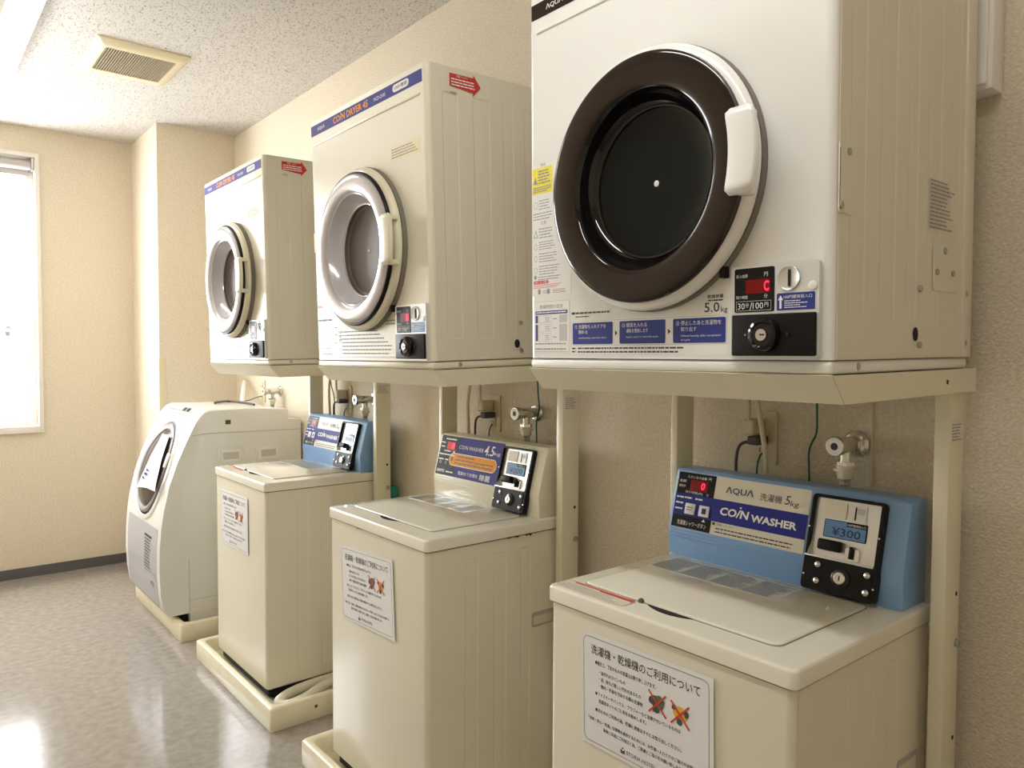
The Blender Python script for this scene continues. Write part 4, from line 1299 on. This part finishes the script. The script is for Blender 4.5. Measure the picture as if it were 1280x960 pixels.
# ------------------------------------------------------------------ drum washer
def drum_washer():
    x0, x1 = -2.845, -2.235
    xc = (x0 + x1) / 2
    root = (xc, -0.33, 0.020)
    t = thing('drum_washer', 'white front loading drum washer with a slanted round smoked door', 'washing machine', root)
    R0 = T((-root[0], -root[1], -root[2]))
    zy = [(0.095, -0.625), (0.13, -0.648), (0.20, -0.6565), (0.30, -0.661), (0.40, -0.6585), (0.49, -0.6505), (0.562, -0.640), (0.664, -0.617), (0.771, -0.581), (0.850, -0.546), (0.892, -0.526), (0.940, -0.503), (0.965, -0.488), (0.988, -0.466), (0.998, -0.440)]

    def fy(z):
        if z <= zy[0][0]:
            return zy[0][1]
        for (a, ya), (b, yb) in zip(zy, zy[1:]):
            if z <= b:
                return ya + (yb - ya) * (z - a) / (b - a)
        return zy[-1][1]

    def wrap(mb, off=0.0):
        """face coordinates (x from left, y outward, z up) laid on the curved front"""
        def nrm(z):
            d = (fy(z + 0.01) - fy(z - 0.01)) / 0.02
            l = math.hypot(1, d)
            return (-1 / l, d / l)
        out = []
        for p in mb.v:
            ny, nz = nrm(p[2])
            h = -p[1]
            out.append(tuple(R0 @ Vector((p[0], fy(p[2]) + ny * h, p[2] + nz * h))))
        mb.v = out
        return mb
    prof = [(y, z) for z, y in zy] + [(-0.25, 0.996), (-0.078, 0.985), (-0.076, 0.940), (-0.015, 0.934), (-0.012, 0.925), (-0.012, 0.098)]
    b = bmesh.new()
    va = [b.verts.new((x0, p, q)) for p, q in prof]
    vb = [b.verts.new((x1, p, q)) for p, q in prof]
    b.faces.new(va[::-1])
    b.faces.new(vb)
    n = len(prof)
    for k in range(n):
        b.faces.new((va[k], va[(k + 1) % n], vb[(k + 1) % n], vb[k]))
    ring = set(va[:16]) | set(vb[:16])
    eds = [e_ for e_ in b.edges if e_.verts[0] in ring and e_.verts[1] in ring and abs(e_.verts[0].co.x - e_.verts[1].co.x) < 1e-6 and not (e_.verts[0] in (va[15], vb[15]) and False)]
    bmesh.ops.bevel(b, geom=eds, offset=0.045, segments=6, profile=0.5, affect='EDGES', clamp_overlap=True)
    bmesh.ops.recalc_face_normals(b, faces=b.faces)
    part('cabinet', MB(R0).bm(b), M_WBODY, t, smooth=40)
    part('base', MB(R0).box(x0 + 0.03, x1 - 0.004, -0.535, -0.055, 0.045, 0.0985, 0.004), M_WBODY, t)
    part('base_shadow_gap', MB(R0).box(x0 + 0.05, x1 - 0.03, -0.560, -0.536, 0.05, 0.0955), M_BLACK, t)
    for a in (x0 + 0.07, x1 - 0.07):
        for c_ in (-0.50, -0.09):
            part('foot', MB(R0).cyl((a, c_, 0.0205), (a, c_, 0.046), 0.025, segs=16), M_BLACK, t)
    # side panel: seam lines, grips, small mark
    SD = R0 @ T((x1, 0, 0)) @ SIDEF     # x = world y
    q = MB(SD)
    q.loft([[(-0.520, 0.0, 0.8835), (-0.456, 0.0, 0.8905), (-0.014, 0.0, 0.8865), (-0.014, 0.0, 0.8885), (-0.456, 0.0, 0.8925), (-0.520, 0.0, 0.8855)], [(-0.520, -0.0006, 0.8835), (-0.456, -0.0006, 0.8905), (-0.014, -0.0006, 0.8865), (-0.014, -0.0006, 0.8885), (-0.456, -0.0006, 0.8925), (-0.520, -0.0006, 0.8855)]])
    q.box(-0.538, -0.5365, -0.0006, 0.0, 0.10, 0.34)
    q.box(-0.538, -0.02, -0.0006, 0.0, 0.152, 0.1532)
    part('panel_seam', q, mat('seam_grey', (0.34, 0.32, 0.29), 0.6), t, smooth=0)
    for a in (-0.350, -0.174):
        gr = part('side_grip', MB(SD).plate(a - 0.062, a + 0.062, 0.728, 0.830, 0.0, 0.002, 0.012), M_WBODY, t)
        part('grip_rim', MB(SD).plate(a - 0.044, a + 0.044, 0.757, 0.812, -0.002, 0.003, 0.010), M_WPLAS, gr)
        part('grip_recess', MB(SD).plate(a - 0.036, a + 0.036, 0.768, 0.801, -0.005, 0.0006, 0.004), mat('recess_shade', (0.56, 0.54, 0.50), 0.5), gr)  # flat plate, its grey paints in the shade of the recess
    mk = part('side_mark', MB(SD).plate(-0.373, -0.349, 0.928, 0.948, 0.0, 0.0006, 0.001), mat('mark_brown', (0.10, 0.08, 0.05), 0.5), t)
    g = MB(SD)
    g.greek(-0.36, -0.29, 0.38, 0.52, 14, -0.0006, 500, 0.4, 0.3)
    print_part('rating_print', g, M_GREYINK, t)
    # control panel on the upper front
    q = MB()
    for k in range(8):
        za, zb_ = 0.905 + k * 0.011, 0.905 + (k + 1) * 0.011
        q.add([(x0 + 0.05, -0.0008, za), (x1 - 0.05, -0.0008, za), (x1 - 0.05, -0.0008, zb_), (x0 + 0.05, -0.0008, zb_)], [(0, 1, 2, 3)])
    part('control_panel', wrap(q), M_LAV, t)
    q = MB()
    q.greek(x0 + 0.10, x1 - 0.10, 0.945, 0.985, 3, -0.0016, 501, 0.3, 0.1)
    print_part('panel_print', wrap(q), M_GREYINK, t)
    q = MB()
    for a in (x0 + 0.32, x0 + 0.38):
        q.plate(a, a + 0.035, 0.978, 0.990, -0.001, 0.002, 0.003)
    part('power_button', wrap(q), M_BLACK, t)
    # round door following the slanted front
    cx, cz = xc + 0.005, 0.715

    def disc(prof_, sz=1.0, segs=56):
        m_ = MB()
        m_.lathe(prof_, cx, cz, 0.0, segs, 1.0, sz)
        return wrap(m_)
    dr = part('door_surround', disc([(0.232, -0.002), (0.228, 0.006), (0.214, 0.010), (0.208, 0.006), (0.206, 0.0)]), M_WPLAS, t)
    part('door_gap', disc([(0.2085, 0.0075), (0.2045, 0.0085), (0.1975, 0.0065)]), M_BLACK, t)
    part('chrome_ring', disc([(0.201, 0.003), (0.197, 0.012), (0.187, 0.016), (0.176, 0.012), (0.172, 0.005)]), mat('dull_silver', (0.30, 0.285, 0.275), 0.35, spec=0.25), t)
    part('door_glass', disc([(0.174, 0.006), (0.165, 0.011), (0.12, 0.019), (0.06, 0.023), (0.0, 0.024)]), M_DOORG, t)
    q = MB()
    q.plate(cx + 0.178, cx + 0.204, 0.735, 0.795, -0.012, 0.008, 0.008)
    part('door_handle', wrap(q), M_WPLAS, t)
    # lower front
    q = MB()
    nn = 22
    for k in range(nn):
        za, zb_ = 0.115 + k * 0.36 / nn, 0.115 + (k + 1) * 0.36 / nn
        q.add([(x0 + 0.045, -0.0008, za), (x1 - 0.048, -0.0008, za), (x1 - 0.048, -0.0008, zb_), (x0 + 0.045, -0.0008, zb_)], [(0, 1, 2, 3)])
    part('kick_panel', wrap(q), M_LAV, t)
    q = MB()
    q.outline(xc + 0.055, xc + 0.235, 0.125, 0.268, -0.0018, 0.0022, 0.004)
    part('filter_cover_seam', wrap(q), M_SEAM, t)
    q = MB()
    q.lathe([(0.014, 0.0), (0.014, 0.006), (0.010, 0.008), (0.0, 0.008)], xc + 0.185, 0.225, -0.001, 18)
    part('filter_knob', wrap(q), M_CHROME, t)
    q = MB()
    q.greek(xc + 0.055, xc + 0.165, 0.275, 0.415, 10, -0.0018, 505, 0.38, 0.25)
    q.plate(xc + 0.050, xc + 0.170, 0.418, 0.428, -0.0008, 0.0008)
    print_part('front_print', wrap(q), M_INK, t)
    return fy


FY = drum_washer()

# paper note hanging on the drum washer's door
nt_ = thing('paper_note', 'white paper sheet taped over the drum washer door', 'paper', (-2.56, -0.64, 0.60))
q = MB(T((2.56, 0.64, -0.60)))
rows = []
for k in range(11):
    s = k / 10.0
    z = 0.872 - 0.235 * s
    y = FY(z) - 0.027 - 0.004 * s
    xl, xr = -2.535 - 0.072 * s, -2.420 + 0.105 * s
    rows.append([(xl, y - 0.006 * s * s, z - 0.014 * s), ((xl + xr) / 2, y, z), (xr, y - 0.001, z + 0.004)])
vs_, fs = [], []
for r_ in rows:
    vs_ += r_
for k in range(10):
    for j in range(2):
        fs.append((k * 3 + j, k * 3 + j + 1, k * 3 + j + 4, k * 3 + j + 3))
back = [(a, b + 0.0006, c_) for a, b, c_ in vs_]
nv = len(vs_)
edge = [k * 3 for k in range(11)] + [31, 32] + [k * 3 + 2 for k in range(9, -1, -1)] + [1]
q.add(vs_ + back, fs + [tuple(i + nv for i in f[::-1]) for f in fs] + [(edge[i], edge[(i + 1) % len(edge)], edge[(i + 1) % len(edge)] + nv, edge[i] + nv) for i in range(len(edge))])
part('sheet', q, M_PAPER, nt_, smooth=60)
q = MB(T((2.56, 0.64, -0.60)))
for k, (sx, z, w) in enumerate(((-2.53, 0.705, 0.030), (-2.54, 0.688, 0.045), (-2.545, 0.670, 0.030))):
    s = (0.872 - z) / 0.235
    y = FY(z) - 0.027 - 0.004 * s - 0.006 * s * s - 0.0012
    q.box(sx, sx + w, y - 0.0006, y, z, z + 0.012)
part('print', q, M_NAVY, nt_, smooth=0)


# ------------------------------------------------------------------ taps, outlets, cords
def tap(x, z, label, hose_to):
    t = thing('water_tap', label, 'water tap', (x, 0, z), 'chrome wall taps behind the washers')
    part('flange', MB().lathe([(0.027, 0.0), (0.027, 0.004), (0.022, 0.010), (0.012, 0.012)], 0, 0, 0.0, 32), M_CHROME, t)
    part('valve_body', MB().lathe([(0.012, 0.008), (0.0155, 0.016), (0.0165, 0.030), (0.0165, 0.066), (0.0150, 0.070), (0.0150, 0.073)], 0, 0, 0.0, 28), M_CHROME, t)
    cap = part('handle_cap', MB().lathe([(0.0150, 0.073), (0.0195, 0.076), (0.0200, 0.088), (0.0180, 0.092), (0.0, 0.092)], 0, 0, 0.0, 28), M_CHROME, t)
    part('cap_mark', MB().lathe([(0.0075, 0.0921), (0.0075, 0.0928), (0.0, 0.0928)], 0, 0, 0.0, 18), M_INK, cap)
    part('cap_face', MB().lathe([(0.0165, 0.0918), (0.0165, 0.0924), (0.0076, 0.0924)], 0, 0, 0.0, 24), M_WPLAS, cap)
    part('spout', MB().cyl((0, -0.045, -0.010), (0, -0.045, -0.034), 0.0115, segs=18), M_CHROME, t)
    part('nut', MB().cyl((0, -0.045, -0.034), (0, -0.045, -0.042), 0.019, segs=6), M_CHROME, t)
    part('connector', MB().tube([(0, -0.045, -0.041), (0, -0.045, -0.048), (0, -0.045, -0.0481), (0, -0.045, -0.053), (0, -0.045, -0.0531), (0, -0.045, -0.068)], [0.017, 0.017, 0.0215, 0.0215, 0.0155, 0.0145], 20), M_HOSEW, t)
    pts, rad = [], []
    zz = -0.066
    k = 0
    while zz > hose_to - z:
        pts.append((0, -0.045 + 0.006 * min(1, k / 20), zz))
        rad.append(0.0115 if k % 2 else 0.0092)
        zz -= 0.0045
        k += 1
    part('inlet_hose', MB().tube(pts, rad, 14), M_GREYPL, t)


tap(0.481, 1.069, 'chrome water tap on the wall behind the 300 yen blue console', 0.70)
tap(-0.515, 1.072, 'chrome water tap on the wall behind the violet labelled console', 0.70)
tap(-1.532, 1.064, 'chrome water tap on the wall behind the blue console next to the drum washer', 0.70)
tap(-2.508, 1.060, 'chrome water tap on the wall behind the white drum washer', 0.936)


def outlet(x, z, label, plugs=True):
    t = thing('wall_outlet', label, 'wall outlet', (x, 0, z), 'wall outlets behind the machines')
    part('cover_plate', MB().plate(-0.035, 0.035, -0.060, 0.060, 0.0, 0.006, 0.006), M_OUTLET, t)
    part('socket_insert', MB().plate(-0.012, 0.012, -0.045, 0.045, -0.006, 0.003, 0.003), M_OUTLET, t)
    for zz in (0.024, -0.002, -0.028):
        part('socket_slot', MB().plate(-0.006, -0.004, zz - 0.005, zz + 0.005, -0.009, 0.0004), M_HOLE, t)
        part('socket_slot', MB().plate(0.004, 0.006, zz - 0.005, zz + 0.005, -0.009, 0.0004), M_HOLE, t)
    return t


def cord(name, label, cat, pts, r, m, group=None, plug=None):
    t = thing(name, label, cat, pts[0], group)
    M = T(tuple(-c_ for c_ in pts[0]))
    # smooth the way points
    P = [Vector(p) for p in pts]
    fine = []
    for k in range(len(P) - 1):
        p0, p1, p2, p3 = P[max(k - 1, 0)], P[k], P[k + 1], P[min(k + 2, len(P) - 1)]
        for s in range(6):
            u = s / 6
            fine.append(0.5 * ((2 * p1) + (-p0 + p2) * u + (2 * p0 - 5 * p1 + 4 * p2 - p3) * u * u + (-p0 + 3 * p1 - 3 * p2 + p3) * u ** 3))
    fine.append(P[-1])
    part('cable', MB(M).tube([tuple(p) for p in fine], r, 8), m, t)
    if plug:
        x, y, z, w, h, d = plug
        part('plug', MB(M).box(x - w / 2, x + w / 2, y - d, y, z - h / 2, z + h / 2, min(w, h) * 0.22, 3), m, t)
    return t


places = {1: ('the 300 yen blue console', 0.268, 1.063), 2: ('the violet labelled console', -0.728, 1.056), 3: ('the blue console next to the drum washer', -1.760, 1.051)}
for i, (where, ox, oz) in places.items():
    outlet(ox, oz, 'beige wall outlet behind ' + where)
    ztray = DRYERS[i][2] - 0.0500
    cord('dryer_power_cord', 'beige plugged cord rising from the outlet behind ' + where, 'cord',
         [(ox - 0.006, -0.055, oz + 0.040), (ox - 0.004, -0.058, oz + 0.075), (ox - 0.004, -0.058, ztray + 0.004)], 0.0045, M_BEIGE, 'power cords behind the machines',
         (ox - 0.006, -0.0096, oz + 0.026, 0.030, 0.036, 0.05))
    cord('washer_power_cord', 'dark power cord hanging from the outlet behind ' + where, 'cord',
         [(ox + 0.000, -0.046, oz - 0.006), (ox - 0.024, -0.055, oz - 0.014), (ox - 0.036, -0.054, oz - 0.045), (ox - 0.038, -0.050, oz - 0.12), (ox - 0.038, -0.040, oz - 0.28)], 0.0036, M_CORD, 'power cords behind the machines',
         (ox + 0.004, -0.0096, oz - 0.004, 0.028, 0.020, 0.045))
    cord('ground_wire', 'thin green ground wire below the outlet behind ' + where, 'wire',
         [(ox + 0.002, -0.0095, oz - 0.036), (ox + 0.000, -0.018, oz - 0.045), (ox - 0.004, -0.022, oz - 0.085), (ox - 0.006, -0.022, oz - 0.26)], 0.0022, M_GREEN, 'green ground wires')
    cord('beige_tube', 'pale beige tube beside the outlet behind ' + where, 'tube',
         [(ox + 0.008, -0.062, ztray + 0.003), (ox + 0.020, -0.062, oz + 0.085), (ox + 0.034, -0.060, oz + 0.010), (ox + 0.040, -0.056, oz - 0.06), (ox + 0.042, -0.048, oz - 0.28)] if i == 1 else
         [(ox - 0.030, -0.062, ztray + 0.003), (ox - 0.050, -0.062, oz + 0.10), (ox - 0.068, -0.060, oz + 0.04), (ox - 0.070, -0.056, oz - 0.06), (ox - 0.070, -0.048, oz - 0.28)], 0.0055, M_BEIGE, 'beige tubes behind the machines')
    gx = (0.410, -0.478, -1.870)[i - 1]
    cord('earth_wire', 'long green wire under the tray behind ' + where, 'wire',
         [(gx, -0.036, 1.215), (gx, -0.030, 1.13), (gx - 0.006, -0.020, 1.085), (gx - 0.024, -0.015, 1.045), (gx - 0.022, -0.016, 0.97), (gx - 0.020, -0.020, 0.75)] if i != 3 else
         [(gx, -0.036, 1.210), (gx, -0.030, 1.12), (gx + 0.012, -0.022, 1.06), (gx + 0.014, -0.02, 0.98), (gx + 0.014, -0.02, 0.76)], 0.0022, M_GREEN, 'green ground wires')
tag(part('cable_strip', MB().box(0.510, 0.516, -0.004, 0.0, 0.70, 1.19, 0.0015), M_OUTLET), 'thin vertical cable strip on the wall right of the chrome tap', 'cable strip')
outlet(-2.745, 1.050, 'beige wall outlet behind the white drum washer')
cord('thin_lead', 'thin dark lead drooping from the outlet behind the drum washer', 'wire',
     [(-2.742, -0.010, 1.022), (-2.75, -0.03, 1.018), (-2.80, -0.06, 0.999), (-2.83, -0.09, 0.997)], 0.0022, M_CORD)
cord('loose_cable', 'dark grey loose cable lying on top of the drum washer', 'cable',
     [(-2.60, -0.300, 1.0035), (-2.66, -0.275, 1.0032), (-2.76, -0.205, 1.0005), (-2.80, -0.165, 0.9975), (-2.76, -0.140, 0.9965), (-2.66, -0.130, 0.9955), (-2.56, -0.138, 0.9962), (-2.475, -0.150, 0.9970)], 0.0055, M_CORD)
cord('leaning_pipe', 'white plastic pipe leaning on the wall behind the drum washer', 'pipe',
     [(-2.800, -0.090, 0.990), (-2.875, -0.060, 1.040), (-2.955, -0.022, 1.092)], 0.014, M_WPLAS)
tg = thing('teal_hose', 'teal capped hose standing on the floor behind the cream posts', 'hose', (-1.332, -0.030, 0.0))
part('hose', MB().tube([(0, 0, 0.001), (0, 0, 0.30), (0.002, 0, 0.70)], 0.011, 12), M_TEAL, tg)
part('cap', MB().tube([(0.002, 0, 0.695), (0.002, 0, 0.725), (0.002, 0, 0.735)], [0.018, 0.018, 0.012], 14), M_TEAL, tg)

# corrugated drain hose lying in the pan
dh = thing('drain_hose', 'white corrugated drain hose looped in the drain pan', 'hose', (-1.26, -0.45, 0.02))
way = [(-1.316, -0.130, 0.046), (-1.322, -0.250, 0.048), (-1.318, -0.360, 0.050), (-1.306, -0.440, 0.050), (-1.284, -0.500, 0.048), (-1.256, -0.530, 0.046), (-1.228, -0.525, 0.046), (-1.216, -0.490, 0.048), (-1.226, -0.440, 0.052), (-1.248, -0.385, 0.058), (-1.262, -0.320, 0.064), (-1.262, -0.220, 0.066), (-1.258, -0.150, 0.066)]
P = [Vector(p) for p in way]
fine = []
for k in range(len(P) - 1):
    p0, p1, p2, p3 = P[max(k - 1, 0)], P[k], P[k + 1], P[min(k + 2, len(P) - 1)]
    for s in range(14):
        u = s / 14
        fine.append(0.5 * ((2 * p1) + (-p0 + p2) * u + (2 * p0 - 5 * p1 + 4 * p2 - p3) * u * u + (-p0 + 3 * p1 - 3 * p2 + p3) * u ** 3))
part('hose', MB(T((1.26, 0.45, -0.02))).tube([tuple(p) for p in fine], [0.0172 if k % 2 else 0.0160 for k in range(len(fine))], 16), M_HOSEW, dh)

# ------------------------------------------------------------------ wall fittings
bx = thing('distribution_box', 'white wall box behind the black-doored dryer', 'electrical box', (0.565, 0, 1.715))
part('box_body', MB().box(-0.165, 0.165, -0.052, 0.0, 0.0, 0.50, 0.004), M_WPLAS, bx)
part('box_door', MB().box(-0.158, 0.158, -0.062, -0.053, 0.008, 0.492, 0.003), M_WPLAS, bx)
part('door_handle', MB().box(0.120, 0.135, -0.067, -0.062, 0.22, 0.27, 0.002), M_GREYPL, bx)
cg = thing('corner_guard', 'plastic corner guard on the column edge above the drum washer', 'corner guard', (COLX, COLY, 0.057))
part('guard_flange', MB().box(0.0, 0.003, -0.003, 0.034, 0.0, 1.17, 0.001), M_OUTLET, cg)
part('guard_flange', MB().box(-0.034, -0.0005, -0.003, 0.0, 0.0, 1.17, 0.001), M_OUTLET, cg)
